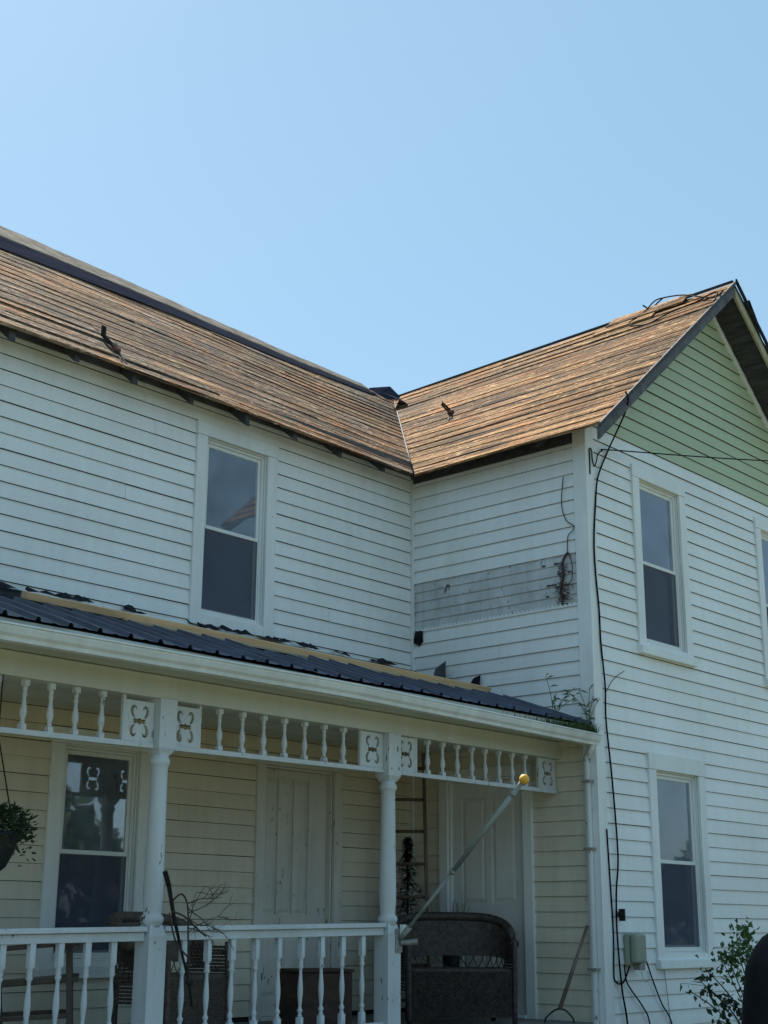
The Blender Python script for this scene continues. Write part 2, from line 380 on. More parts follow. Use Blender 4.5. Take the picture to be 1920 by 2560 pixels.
# openings: outer casing rectangles (u0,u1,z0,z1)
W_A = (-2.893, -1.925, 3.985, 5.794); W_P = (-4.165, -3.20, 1.19, 2.985); D_A = (-2.055, -1.0, FL, 2.985)
W_C1 = (.757, 1.742, 4.015, 5.845); W_C2 = (.812, 1.812, 1.225, 3.087); W_C3 = (3.235, 4.215, 4.015, 5.86); W_C4 = (3.20, 4.20, 1.225, 3.087)
D_B = (.365, 1.435, FL, 2.96)
def inner(w, s=.118, t=.118, b_=.10): return (w[0] + s, w[1] - s, w[2] + b_, w[3] - t)
hA = [inner(W_A), inner(W_P), (D_A[0] + .10, D_A[1] - .10, FL, D_A[3] - .1)]
hC = [inner(W_C1), inner(W_C2, t=.15), inner(W_C3), inner(W_C4, t=.15)]
hB = [(D_B[0] + .1, D_B[1] - .1, FL, D_B[3] - .1)]
wa = wall_panel('wall', FA, [XL, .0], [.3, 6.08], hA, 'felt'); wb = wall_panel('wall', FB, [.0, B], [.3, 6.08], hB, 'bare_clapboard')
zg = lambda u: min(zwing(u, -B), zwing(WW - u, -B)) - .05
wc = wall_panel('wall', FC, [.0, WW], [.3, 6.0], hC, 'felt', gable=[(.0, 6.0), (WW, 6.0), (SW, zg(SW))])
tag(wa, 'white upper and cream lower siding wall of the main wing behind the porch'); tag(wb, 'narrow side wall with missing siding strip and white panelled door'); tag(wc, 'white gable wall with green siding in its peak')
PA = .1275; rowsA = [5.291 - PA * i for i in range(-6, 36)]; rowsA = [z for z in rowsA if .8 < z < 6.0]
shr = lambda hs, k=.03: [(h[0] - k, h[1] + k, h[2] - k, h[3] + k) for h in hs]
siding(wa, FA, (XL, -.03), rowsA, PA, shr(hA), lambda z: 'vinyl' if z > 3.6 else 'vinyl_cream', joints=[(-3.35, 5.6), (-3.62, 4.9), (-.9, 5.16), (-1.2, 4.27), (-4.9, 2.3), (-2.9, 2.3), (-2.62, 1.4)])
rowsB = [5.595 - .127 * i for i in range(-4, 38)]; rowsB = [z for z in rowsB if 4.8 < z < 5.9] + [4.217 - .127 * i for i in range(28)]
siding(wb, FB, (.03, 2.005), rowsB, .127, shr(hB), lambda z: 'vinyl' if z > 3.3 else 'vinyl_porch_side', joints=[(1.1, 3.95), (.8, 5.2), (1.45, 3.06)])
PC = .1303; rowsC = [1.636 + PC * i for i in range(-10, 60)]; 
def spanC(z):
    zz = z
    if zz < 6.0: return (.105, WW - .1)
    lo, hi = 0.0, SW
    for _ in range(30):
        mid = (lo + hi) / 2
        if zg(mid) - .05 < zz: lo = mid
        else: hi = mid
    return (max(.105, lo), min(WW - .105, WW - lo))
rowsC = [z for z in rowsC if z < zg(SW) - .12]
def clipC(u, z):
    a, b_ = spanC(z); return min(max(u, a), b_)
siding(wc, FC, spanC, rowsC, PC, shr(hC), lambda z: 'vinyl_green' if z > 6.04 else 'vinyl',
       joints=[(3.0, 5.83), (1.95, 3.5), (2.55, 3.75), (2.3, 7.0), (2.3, 7.15), (2.75, 6.75), (2.75, 6.9), (2.9, 6.33), (2.9, 6.2), (3.4, 6.22), (1.2, 6.5)], clip=clipC)
# exposed old clapboards where siding is missing on the inner side wall
for i in range(5):
    z = 4.349 + i * .098; m = MB(); n = 8; rows = []
    for j in range(n + 1):
        u = lerp(.045, 2.0, j / n); w = .003 * nz(u * 2, z * 6, 3); rows.append([FB(u, .001, z + .012), FB(u, .011 + w, z + .001), FB(u, .013 + w, z + .004), FB(u, .003, z + .10)])
    for a, b_ in zip(rows, rows[1:]): m.extrude(None, a, b_, False)
    m.build('clapboard', 'bare_clapboard', wb)
    for q in range(2):
        y0 = random.uniform(1.55, 1.9); m = MB(); w_ = random.uniform(.03, .12); m.hexa([FB(y0, .010, z + .006), FB(y0 + w_, .010, z + .010), FB(y0 + w_ * .8, .014, z + .012), FB(y0, .014, z + .007), FB(y0, .008, z + .03), FB(y0 + w_, .008, z + .025), FB(y0 + w_ * .7, .0215, z + .024), FB(y0 + .01, .020, z + .03)]); m.build('splinter', 'grey_wood', wb)
# perforated nailing hem along the top of the course below the gap
m = MB(); m.box(.05, 2.0, .012, .0165, 4.338, 4.358, FB)
for i in range(40): u = .07 + i * .048; m.box(u, u + .024, .012, .0175, 4.357, 4.372, FB)
m.build('nailing_hem', 'trim', wb)
# corner boards
m = MB(); m.box(-.028, .0, -.03, -.0, .8, 5.93); m.box(-.03, -.012, -.046, -.028, .8, 5.93); m.build('corner_post', 'trim', house)
m = MB(); m.box(2.0, B + .024, .004, .026, .3, 5.99, FB); m.build('corner_board', 'trim', wb, .003)
m = MB(); m.box(-.004, .108, .004, .0245, .3, 6.08, FC); m.build('corner_board', 'trim', wc, .003)
m = MB(); m.box(WW - .108, WW, .004, .024, .3, 6.0, FC); m.build('corner_board', 'trim', wc)

# ------------------------------------------------------------------ windows
def blindmesh(F, u0, u1, z0, z1, d, pitch=.026):
    m = MB(); z = z1
    while z > z0: m.face([F(u0, d - .010, z), F(u1, d - .010, z), F(u1, d, z - pitch * .96), F(u0, d, z - pitch * .96)]); z -= pitch
    return m
def curtainmesh(F, u0, u1, z0, z1, d, amp=.02, folds=9):
    m = MB(); n = 44; rows = []
    for i in range(n + 1):
        t = i / n; u = lerp(u0, u1, t); a = d + amp * math.sin(t * folds * 6.28 + 1.3 * math.sin(t * 5)); rows.append([F(u, a, z0), F(u + .01 * math.sin(t * 9), a * 1.0 - .01, (z0 + z1) / 2), F(u, a, z1)])
    for a, b_ in zip(rows, rows[1:]): m.extrude(None, a, b_, False)
    m.sm = set(range(len(m.f))); return m
def window(par, F, W, label, s=.118, t=.118, b_=.10, upper='blind', lower='curtain_dark', sill=True):
    u0, u1, z0, z1 = W; i0, i1, j0, j1 = inner(W, s, t, b_); p = .034
    m = MB()
    m.box(u0, i0, .004, p, z0, z1 - t - .002, F); m.box(i1, u1, .004, p, z0, z1 - t - .002, F); m.box(u0 - .003, u1 + .003, .004, p + .004, z1 - t, z1, F)
    m.box(i0 + .001, i1 - .001, .004, p - .003, z0 + .01, j0, F)
    c = m.build('window', 'trim', par, .003); tag(c, label)
    m = MB()                                   # jamb liner
    for a, bb, cc, d in ((i0, i0 + .012, j0, j1), (i1 - .012, i1, j0, j1), (i0 + .012, i1 - .012, j1 - .012, j1), (i0 + .012, i1 - .012, j0, j0 + .014)): m.box(a, bb, -.125, .003, cc, d, F)
    m.build('jamb', 'sash', c)
    a0, a1, b0, b1 = i0 + .013, i1 - .013, j0 + .015, j1 - .013; zm = lerp(b0, b1, .495)
    m = MB(); k = .024                         # outer frame
    m.box(a0, a0 + k, -.075, -.015, b0, b1, F); m.box(a1 - k, a1, -.075, -.015, b0, b1, F); m.box(a0 + k, a1 - k, -.075, -.015, b1 - k, b1, F); m.box(a0 + k, a1 - k, -.075, -.015, b0, b0 + k, F)
    m.build('frame', 'sash', c, .003)
    q0, q1, r0, r1 = a0 + k + .001, a1 - k - .001, b0 + k + .001, b1 - k - .001
    def sash(z0_, z1_, d, k=.032):
        m = MB(); m.box(q0, q0 + k, d - .022, d, z0_, z1_, F); m.box(q1 - k, q1, d - .022, d, z0_, z1_, F); m.box(q0 + k, q1 - k, d - .022, d, z1_ - k, z1_, F); m.box(q0 + k, q1 - k, d - .022, d, z0_, z0_ + k, F)
        m.build('sash', 'sash', c, .002)
        m = MB(); m.box(q0 + k - .002, q1 - k + .002, d - .013, d - .009, z0_ + k - .002, z1_ - k + .002, F); m.build('pane', 'glass', c)
    sash(zm - .015, r1, -.030); sash(r0, zm + .016, -.054)
    m = MB(); m.face([F(q0 + .004, -.028, r0 + .004), F(q1 - .004, -.028, r0 + .004), F(q1 - .004, -.028, zm - .018), F(q0 + .004, -.028, zm - .018)]); 
    m.box(q0, q0 + .014, -.034, -.024, r0, zm - .018, F); m.box(q1 - .014, q1, -.034, -.024, r0, zm - .018, F); m.box(q0 + .014, q1 - .014, -.034, -.024, r0, r0 + .014, F); 
    o = m.build('screen', 'sash', c); o.data.materials.append(MT['screen']); o.data.polygons[0].material_index = 1
    if upper in ('blind', 'blind_pink'):
        blindmesh(F, q0 + .02, q1 - .035, zm + .05, r1 - .01, -.085).build('blind', upper, c)
        m = MB(); m.box(q0 + .02, q1 - .035, -.105, -.08, zm + .02, zm + .05, F); m.build('blind_rail', upper, c)
    elif upper == 'half':
        blindmesh(F, q0 + .02, q1 - .03, lerp(zm, r1, .45), r1 - .01, -.085, .045).build('blind', 'blind', c)
        curtainmesh(F, q0, q1 - .03, zm - .1, lerp(zm, r1, .66), -.12, .012, 3).build('curtain', 'curtain', c)
    if lower: curtainmesh(F, q0 - .01, lerp(q0, q1, .62), r0, zm + .1, -.18, .022, 5).build('curtain', lower, c)
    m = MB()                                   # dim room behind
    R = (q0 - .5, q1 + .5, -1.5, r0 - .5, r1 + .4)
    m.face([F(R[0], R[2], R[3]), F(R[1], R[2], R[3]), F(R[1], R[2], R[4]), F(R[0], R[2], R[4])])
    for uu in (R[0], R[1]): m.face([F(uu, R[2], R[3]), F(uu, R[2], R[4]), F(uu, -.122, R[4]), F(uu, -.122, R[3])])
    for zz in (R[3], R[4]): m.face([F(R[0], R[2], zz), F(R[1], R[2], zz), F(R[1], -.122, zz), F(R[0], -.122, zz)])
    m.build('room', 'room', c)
    if sill:
        m = MB(); su0, su1 = u0 - .012, u1 + .012; m.hexa([F(su0, .004, z0 - .02), F(su1, .004, z0 - .02), F(su1, .07, z0 - .024), F(su0, .07, z0 - .024), F(su0, .004, z0 + .066), F(su1, .004, z0 + .066), F(su1, .07, z0 + .046), F(su0, .07, z0 + .046)])
        m.build('sill', 'trim', c, .003)
    return c
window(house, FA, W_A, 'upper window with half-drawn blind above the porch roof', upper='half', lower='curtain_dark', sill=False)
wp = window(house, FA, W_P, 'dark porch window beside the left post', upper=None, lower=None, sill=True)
m = MB(); m.box(-4.3, -3.62, -1.05, -1.0, 2.05, 2.42, FA); m.box(-4.3, -3.56, -.99, -.90, 2.20, 2.26, FA); m.build('reflection_block', 'reflection_pale', wp)  # pale shapes behind the glass stand for reflections in the porch pane
m = MB(); m.box(-3.99, -3.86, -1.35, -1.33, 2.47, 2.68, FA); m.build('reflection_patch', 'reflection_pale', wp)
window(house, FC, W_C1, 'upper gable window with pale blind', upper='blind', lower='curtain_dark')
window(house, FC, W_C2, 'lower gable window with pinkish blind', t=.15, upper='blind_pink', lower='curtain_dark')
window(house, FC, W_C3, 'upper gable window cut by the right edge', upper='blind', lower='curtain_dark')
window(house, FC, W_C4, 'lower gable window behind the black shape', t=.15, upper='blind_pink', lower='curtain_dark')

# ------------------------------------------------------------------ doors
def door(par, F, D, label, mat, cmat, panels, recess):
    u0, u1, z0, z1 = D; m = MB(); k = .1
    m.box(u0, u0 + k, .004, .036, z0, z1 - k - .002, F); m.box(u1 - k, u1, .004, .036, z0, z1 - k - .002, F); m.box(u0 - .004, u1 + .004, .004, .040, z1 - k, z1, F)
    for a, b_ in ((u0 + k, u0 + k + .02), (u1 - k - .02, u1 - k)): m.box(a, b_, -.12, .003, z0, z1 - k, F)
    m.box(u0 + k + .02, u1 - k - .02, -.12, .003, z1 - k - .02, z1 - k, F); m.box(u0 + k, u1 - k, -.12, .05, z0, z0 + .03, F)
    c = m.build('door', cmat, par, .003); tag(c, label)
    a0, a1, b0, b1 = u0 + k + .022, u1 - k - .022, z0 + .032, z1 - k - .022
    w = a1 - a0; h = b1 - b0
    us = sorted({0.0, 1.0} | {p[0] for p in panels} | {p[1] for p in panels}); zs = sorted({0.0, 1.0} | {p[2] for p in panels} | {p[3] for p in panels})
    m = MB()
    m.box(a0, a1, recess - .04, recess - .018, b0, b1, F)
    for x0, x1 in zip(us, us[1:]):
        for y0, y1 in zip(zs, zs[1:]):
            xm, ym = (x0 + x1) / 2, (y0 + y1) / 2
            if any(p[0] < xm < p[1] and p[2] < ym < p[3] for p in panels): continue
            m.face([F(a0 + x0 * w, recess, b0 + y0 * h), F(a0 + x1 * w, recess, b0 + y0 * h), F(a0 + x1 * w, recess, b0 + y1 * h), F(a0 + x0 * w, recess, b0 + y1 * h)])
    for p in panels:
        x0, x1, y0, y1 = a0 + p[0] * w, a0 + p[1] * w, b0 + p[2] * h, b0 + p[3] * h
        for q in (((x0, y0), (x1, y0)), ((x1, y0), (x1, y1)), ((x1, y1), (x0, y1)), ((x0, y1), (x0, y0))): m.face([F(q[0][0], recess, q[0][1]), F(q[1][0], recess, q[1][1]), F(q[1][0], recess - .018, q[1][1]), F(q[0][0], recess - .018, q[0][1])])
    m.build('leaf', mat, c)
    for p in panels:
        x0, x1, y0, y1 = a0 + p[0] * w + .012, a0 + p[1] * w - .012, b0 + p[2] * h + .012, b0 + p[3] * h - .012; e = .035
        m = MB(); m.hexa([F(x0, recess - .0175, y0), F(x1, recess - .0175, y0), F(x1, recess - .0175, y1), F(x0, recess - .0175, y1), F(x0 + e, recess - .004, y0 + e), F(x1 - e, recess - .004, y0 + e), F(x1 - e, recess - .004, y1 - e), F(x0 + e, recess - .004, y1 - e)])
        m.build('panel', mat, c)
    return c
door(house, FA, D_A, 'weathered grey boarded-up front door with peeling paint', 'door_paint', 'door_paint', [(.03, .255, .40, .965), (.262, .487, .40, .965), (.494, .72, .40, .965), (.06, .36, .07, .32), (.41, .71, .07, .32)], -.05)
door(house, FB, D_B, 'white panelled side door facing the porch', 'door_white', 'trim', [(.12, .46, .46, .93), (.54, .88, .46, .93), (.12, .46, .08, .34), (.54, .88, .08, .34)], -.03)

# ------------------------------------------------------------------ roof
def plank(par, corners, zf, mat, th=.022, lift=0, name='roof_plank', nseg=7, rag=.004):
    # corners in plan: lower-start, lower-end, upper-end, upper-start
    a, b_, c, d = corners; m = MB(); rows = []; ph = random.random() * 90; up = random.uniform(-.003, .004) + lift; tilt = -random.choice([.0005, .0015, .003, .005, .009])
    for i in range(nseg + 1):
        t = i / nseg; lo = (lerp(a[0], b_[0], t), lerp(a[1], b_[1], t)); hi = (lerp(d[0], c[0], t), lerp(d[1], c[1], t))
        w = .006 * nz(t * 4, ph, 1); e1 = rag * nz(t * 9, ph, 7); e2 = rag * nz(t * 9, ph, 17)
        dx, dy = hi[0] - lo[0], hi[1] - lo[1]; L = math.hypot(dx, dy) or 1; dx /= L; dy /= L
        lo = (lo[0] + dx * e1, lo[1] + dy * e1); hi = (hi[0] + dx * e2, hi[1] + dy * e2)
        z0 = zf(*lo) + up + w - tilt; z1 = zf(*hi) + up + w + tilt
        rows.append([(lo[0], lo[1], z0), (hi[0], hi[1], z1), (hi[0], hi[1], z1 - th * 1.3), (lo[0], lo[1], z0 - th * 1.3)])
    for p, q in zip(rows, rows[1:]): m.extrude(None, p, q)
    m.face(rows[0]); m.face(rows[-1])
    return m.build(name, mat, par)
def courses(y0, y1, w):
    out = []; y = y0
    while y < y1 - .03:
        ww = w * random.uniform(.88, 1.12); e = min(y + ww, y1); 
        if y1 - e < .05: e = y1
        out.append((y, e)); y = e
    return out
def pieces(a, b_, lo=2.2, hi=4.6):
    out = []; x = a
    while x < b_ - .05:
        e = x + random.uniform(lo, hi)
        if b_ - e < 1.0: e = b_
        out.append((x, e)); x = e
    return out
m = MB()
for X0, X1 in ((XL, -3), (-3, 0)): m.face([(X0, .06, zmain(X0, .06) - .12), (X1, .06, zmain(X1, .06) - .12), (X1, SM, zmain(X1, SM) - .10), (X0, SM, zmain(X0, SM) - .10)])
m.face([(0, .06, zmain(0, .06) - .12), (.1, .06, zmain(.1, .06) - .12), (SW, SM, HR - .15), (0, SM, HR - .15)])
m.face([(XL, SM, HR - .05), (WW - .3, SM, HR - .10), (WW - .3, 2 * SM, HE), (XL, 2 * SM, HE)])     # far slope
roofm = m.build('roof', 'felt', house); tag(roofm, 'long roof slope of grey and orange weathered boards')
valx = lambda Y: Y * (SW + O) / (SM + OM) + (-O + OM * (SW + O) / (SM + OM))
W_PL = .148
for y0, y1 in courses(-OM, 2.44, W_PL):
    first = y0 == -OM
    for x0, x1 in pieces(XL - random.uniform(0, 2), min(valx(y0), valx(y1))):
        last = x1 >= min(valx(y0), valx(y1)) - 1e-6
        g_ = random.choice([.003, .005, .006, .011]); e0 = (valx(y0) - .008) if last else x1 - .002; e1 = (valx(y1) - .008) if last else x1 - .002
        plank(roofm, [(x0 + .002, y0 + g_), (e0, y0 + g_), (e1, y1 - g_), (x0 + .002, y1 - g_)], zmain, 'roof_wood_x', rag=.014 if first else .004, nseg=14 if first else 7)
# bleached top board and the strip of old felt below it
for x0, x1 in pieces(XL, 1.9, 1.5, 2.6): plank(roofm, [(x0, 2.265 + .043 * x0), (x1 - .006, 2.265 + .043 * x1), (x1 - .006, SM + .01), (x0, SM + .01)], zmain, 'ridge_grey', lift=.022, name='ridge_board', nseg=16, rag=.03)
plank(roofm, [(XL, 1.37), (1.75, 2.20), (2.08, 2.335), (XL, 1.93)], zmain, 'felt_blue', th=.004, lift=.016, name='felt_strip', nseg=26, rag=.012)
# rafters with exposed tails
for i in range(13):
    X = -.685 - .61 * i + random.uniform(-.02, .02); m = MB(); w = .022 + random.uniform(0, .006); h0, h1 = .027, .178 + random.uniform(-.022, .018)
    y0, y1 = -OM + .05 + random.uniform(-.025, .03), .5
    m.hexa([(X - w, y0, zmain(X, y0) - h1 + .045), (X + w, y0, zmain(X, y0) - h1 + .045), (X + w, y1, zmain(X, y1) - h1), (X - w, y1, zmain(X, y1) - h1), (X - w, y0, zmain(X, y0) - h0), (X + w, y0, zmain(X, y0) - h0), (X + w, y1, zmain(X, y1) - h0), (X - w, y1, zmain(X, y1) - h0)])
    m.build('rafter', 'dark_board', roofm)
m = MB(); m.box(XL, -.04, -.034, -.022, 5.965, 6.12); m.build('frieze_shade_board', 'grey_wood', roofm)

m = MB(); m.face([(.06, -B + .1, zwing(.06, -B) - .12), (SW, -B + .1, zwing(SW, -B) - .10), (SW, SM, HR - .16), (.06, .06, zwing(.06, .06) - .12)])
wingm = m.build('roof', 'felt', house); tag(wingm, 'wing roof slope of golden brown weathered boards')
YF = -B - OG
valy = lambda X: (X + O) * (SM + OM) / (SW + O) - OM
for x0, x1 in courses(-O, SW - .03, W_PL):
    first = x0 == -O; yend0, yend1 = valy(x0) - .008, valy(x1) - .008
    for y0, y1 in pieces(YF + random.uniform(-.012, .012), min(yend0, yend1), 1.8, 3.9):
        last = y1 >= min(yend0, yend1) - 1e-6; g_ = random.choice([.003, .005, .006, .011])
        e0, e1 = (yend0, yend1) if last else (y1 - .002, y1 - .002)
        plank(wingm, [(x0 + g_, y0 + .002), (x0 + g_, e0), (x1 - g_, e1), (x1 - g_, y0 + .002)], zwing, 'roof_wood_y', rag=.012 if first else .004, nseg=10)
# loosened boards near the wing ridge
plank(wingm, [(2.30, -1.95), (2.30, -.95), (2.49, -.95), (2.49, -1.95)], zwing, 'roof_wood_y', lift=.045, nseg=8)
plank(wingm, [(2.18, -1.62), (2.18, -.85), (2.33, -.82), (2.33, -1.6)], zwing, 'roof_wood_y', lift=.03, nseg=8)
m = MB(); m.beam((SW, YF + .02, zwing(SW, YF) + .002), (SW, SM - .1, zwing(SW, SM) + .002), .04, .016); m.build('ridge_cap', 'dark_board', wingm)
zwr = lambda X, Y: zwing(WW - X, Y)
for x0, x1 in courses(SW + .03, WW + O, W_PL * 1.25):
    plank(wingm, [(x0 + .003, YF + random.uniform(-.02, .02)), (x0 + .003, 3.4), (x1 - .003, 3.4), (x1 - .003, YF + random.uniform(-.02, .02))], zwr, 'soffit_board', nseg=8)
# rake boards
def rake(X0, X1, Y, w, d0, d1, mat, zf, name, par):
    m = MB(); n = 8; rows = []
    for i in range(n + 1):
        X = lerp(X0, X1, i / n); z = zf(X, YF); rows.append([(X, Y, z - d0), (X, Y + w, z - d0), (X, Y + w, z - d1), (X, Y, z - d1)])
    for a, b_ in zip(rows, rows[1:]): m.extrude(None, a, b_)
    m.face(rows[0]); m.face(rows[-1]); return m.build(name, mat, par, .003)
rake(-O + .0, SW - .02, YF + .004, .028, .032, .165, 'grey_wood', zwing, 'rake_board', wingm)
rake(-O - .012, SW - .03, YF - .022, .024, -.002, .045, 'dark_board', zwing, 'drip_edge', wingm)
rake(SW + .02, WW + O, YF + .012, .03, .055, .17, 'rake_tan', zwr, 'rake_board', wingm)
rake(SW - .005, WW + O, YF - .03, .02, -.012, .05, 'felt', zwr, 'drip_edge', wingm)
for i in range(5):
    a = SW + .25 + i * .45 + random.uniform(-.1, .1); plank(wingm, [(a, YF - .05), (a, YF + .5), (a + .26, YF + .45), (a + .26, YF - .02)], zwr, random.choice(['felt', 'ridge_grey', 'felt']), th=.006, lift=.022, name='loose_shingle', nseg=4, rag=.02)
rake(SW + .06, WW - .0, -B - .032, .03, .16, .235, 'trim', zwr, 'gable_trim', wingm)
# remaining soffit panels low on the right rake
for i in range(7):
    x0 = SW + 1.36 + i * .14; x1 = x0 + .137; z = lambda X: zwing(WW - X, YF) - .15
    m = MB(); m.hexa([(x0, YF + .045, z(x0) - .012), (x1, YF + .045, z(x1) - .012), (x1, -B - .034, z(x1) - .012), (x0, -B - .034, z(x0) - .012), (x0, YF + .045, z(x0)), (x1, YF + .045, z(x1)), (x1, -B - .034, z(x1)), (x0, -B - .034, z(x0))]); m.build('soffit_panel', 'vinyl_green', wingm)
# dark board put in for the shade under the wing eave, with lookouts
m = MB(); m.box(.04, 2.0, .018, .03, 5.885, 6.06, FB); m.build('frieze_shade_board', 'dark_board', wingm)
for y in (-.65, -1.75):
    m = MB(); m.hexa([(-O + .06, y - .024, zwing(-O + .06, y) - .10), (.2, y - .024, zwing(.2, y) - .14), (.2, y + .024, zwing(.2, y) - .14), (-O + .06, y + .024, zwing(-O + .06, y) - .10), (-O + .06, y - .024, zwing(-O + .06, y) - .03), (.2, y - .024, zwing(.2, y) - .03), (.2, y + .024, zwing(.2, y) - .03), (-O + .06, y + .024, zwing(-O + .06, y) - .03)]); m.build('rafter', 'dark_board', wingm)
# valley flashing scrap at the meeting of the ridges
m = MB(); P = [(1.95, 2.35, 8.02), (2.45, 2.25, 8.10), (2.40, 2.45, 8.33), (2.05, 2.50, 8.22)]; m.face(P); m.face([(p[0] + .01, p[1] + .012, p[2]) for p in P]); m.face([(1.9, 1.75, 7.78), (2.3, 1.9, 7.86), (2.42, 2.28, 8.12), (1.96, 2.2, 8.06)]); m.build('valley_flashing', 'felt_blue', wingm)
m = MB(); m.tube([(valx(y) , y, zmain(valx(y), y) + .006) for y in (-OM + .02, .5, 1.2, 2.0, 2.3)], .010, 6); m.build('valley_strip', 'dark_board', wingm)

# ------------------------------------------------------------------ porch
porch = empty('porch', (-3.5, -1.0, 0), 'white front porch with turned posts, spindle frieze and low metal roof', 'porch')
YB = -1.70                                # line of the porch posts (front faces near -1.85)
rz = lambda X: .0148 * (X + 2.3)          # the old porch rail sinks a little to the left
fz = lambda X: .012 * min(0, X + 2.5)
# floor boards
fl = MB(); fl.box(XL, -.02, -2.02, -.02, .35, FL - .03); flo = fl.build('floor', 'grey_wood', porch)
y = -2.05
while y < -.05:
    m = MB(); m.box(XL, -.03, y, y + .088, FL - .029, FL + random.uniform(-.002, .002)); m.build('floor_board', 'deck', flo); y += .09
# posts
def square_post(m, cx, cy, s, z0, z1): m.box(cx - s, cx + s, cy - s, cy + s, z0, z1)
def post(cx, cy):
    z = rz(cx) * .5; m = MB(); s = .071
    m.box(cx - s, cx + s, cy - s, cy + s, FL, 1.49 + z)
    k = .05; z0 = 1.49 + z; z1 = 1.565 + z
    m.hexa([(cx - s, cy - s, z0), (cx + s, cy - s, z0), (cx + s, cy + s, z0), (cx - s, cy + s, z0), (cx - k, cy - k, z1), (cx + k, cy - k, z1), (cx + k, cy + k, z1), (cx - k, cy + k, z1)])
    base = m.build('post', 'porch_paint', porch, .004)
    m = MB(); zz = z
    pr = [(1.55, .058), (1.567, .060), (1.58, .071), (1.598, .075), (1.616, .070), (1.628, .058), (1.645, .0575), (1.72, .063), (1.80, .064), (1.95, .0615), (2.2, .0575), (2.45, .0545), (2.535, .054), (2.545, .060), (2.557, .066), (2.572, .068), (2.586, .064), (2.596, .056), (2.63, .055)]
    m.lathe([(a + zz * max(0, (2.6 - a)), r) for a, r in pr], cx, cy, 28); m.build('shaft', 'porch_paint', base)
    m = MB(); k = .046; z0 = 2.612; z1 = 2.652
    m.hexa([(cx - k, cy - k, z0), (cx + k, cy - k, z0), (cx + k, cy + k, z0), (cx - k, cy + k, z0), (cx - s, cy - s, z1), (cx + s, cy - s, z1), (cx + s, cy + s, z1), (cx - s, cy + s, z1)])
    m.box(cx - s, cx + s, cy - s, cy + s, z1, 2.975); m.build('capital', 'porch_paint', base, .003); return base
posts = [-6.73, -4.487, -2.245]
for x in posts: post(x, YB)
# beam above the frieze, fascia, ceiling
m = MB(); m.box(XL, -.012, YB - .055, YB + .075, 2.975, 3.125); m.build('beam', 'porch_ceiling', porch, .004)
m = MB(); m.box(XL, -.004, YB - .10, YB + .10, 3.0, 3.03); m.box(-.03, -.006, YB - .075, YB + .09, 2.99, 3.10); 
y = YB - .33
n = 0
while y < -.05:
    e = min(y + .1, -.04); mm = MB(); mm.box(XL, -.02, y, e - .004, 3.128 + random.uniform(0, .003), 3.15); mm.build('ceiling_board', 'porch_ceiling', porch); y += .1
m = MB(); m.box(XL, -.008, -2.085, -2.062, 3.10, 3.235); m.build('fascia', 'porch_ceiling', porch)
# frieze
sp_prof = [(0, .0), (.001, .0165), (.028, .0165), (.030, .011), (.040, .017), (.050, .011), (.060, .014), (.085, .0225), (.112, .021), (.140, .0145), (.165, .011), (.182, .012), (.192, .017), (.202, .011), (.214, .013), (.226, .017), (.236, .012), (.238, .0165), (.272, .0165), (.273, 0)]
def turned(prof, z0, H, sq):
    m = MB(); k = H / prof[-1][0]; m.lathe([(z0 + z * k, max(r, .0005)) for z, r in prof], 0, 0, 10)
    for a, b_ in sq: m.box(-.019, .019, -.019, .019, z0 + a * k, z0 + b_ * k)
    return m
spm = turned(sp_prof, 0, .262, [(0, .03), (.237, .272)]).mesh('spindle'); spm.materials.append(MT['porch_paint'])
bays = [(-6.66, -4.560, []), (-4.414, -2.318, [-3.98, -3.776, -3.570, -3.365, -3.165, -2.960, -2.756]), (-2.172, -.035, [-1.781, -1.592, -1.402, -1.214, -1.03, -.846, -.663, -.479])]
bays[0][2].extend([-4.98 - .191 * i for i in range(8)])
FZ = 2.712
for a, b_, sps in bays:
    fr = MB(); za, zb = FZ + fz(a), FZ + fz(b_)
    fr.hexa([(a, YB - .022, za - .038), (b_, YB - .022, zb - .038), (b_, YB + .022, zb - .038), (a, YB + .022, za - .038), (a, YB - .022, za - .004), (b_, YB - .022, zb - .004), (b_, YB + .022, zb - .004), (a, YB + .022, za - .004)])
    fo = fr.build('frieze', 'porch_paint', porch, .003)
    for x in sps:
        z = FZ + fz(x) - .004; q = link('spindle', spm, None, fo, (x + random.uniform(-.006, .006), YB, z)); q.scale = (1, 1, (2.975 - z) / .262); q.rotation_euler = (0, random.uniform(-.015, .015), random.uniform(-.12, .12))
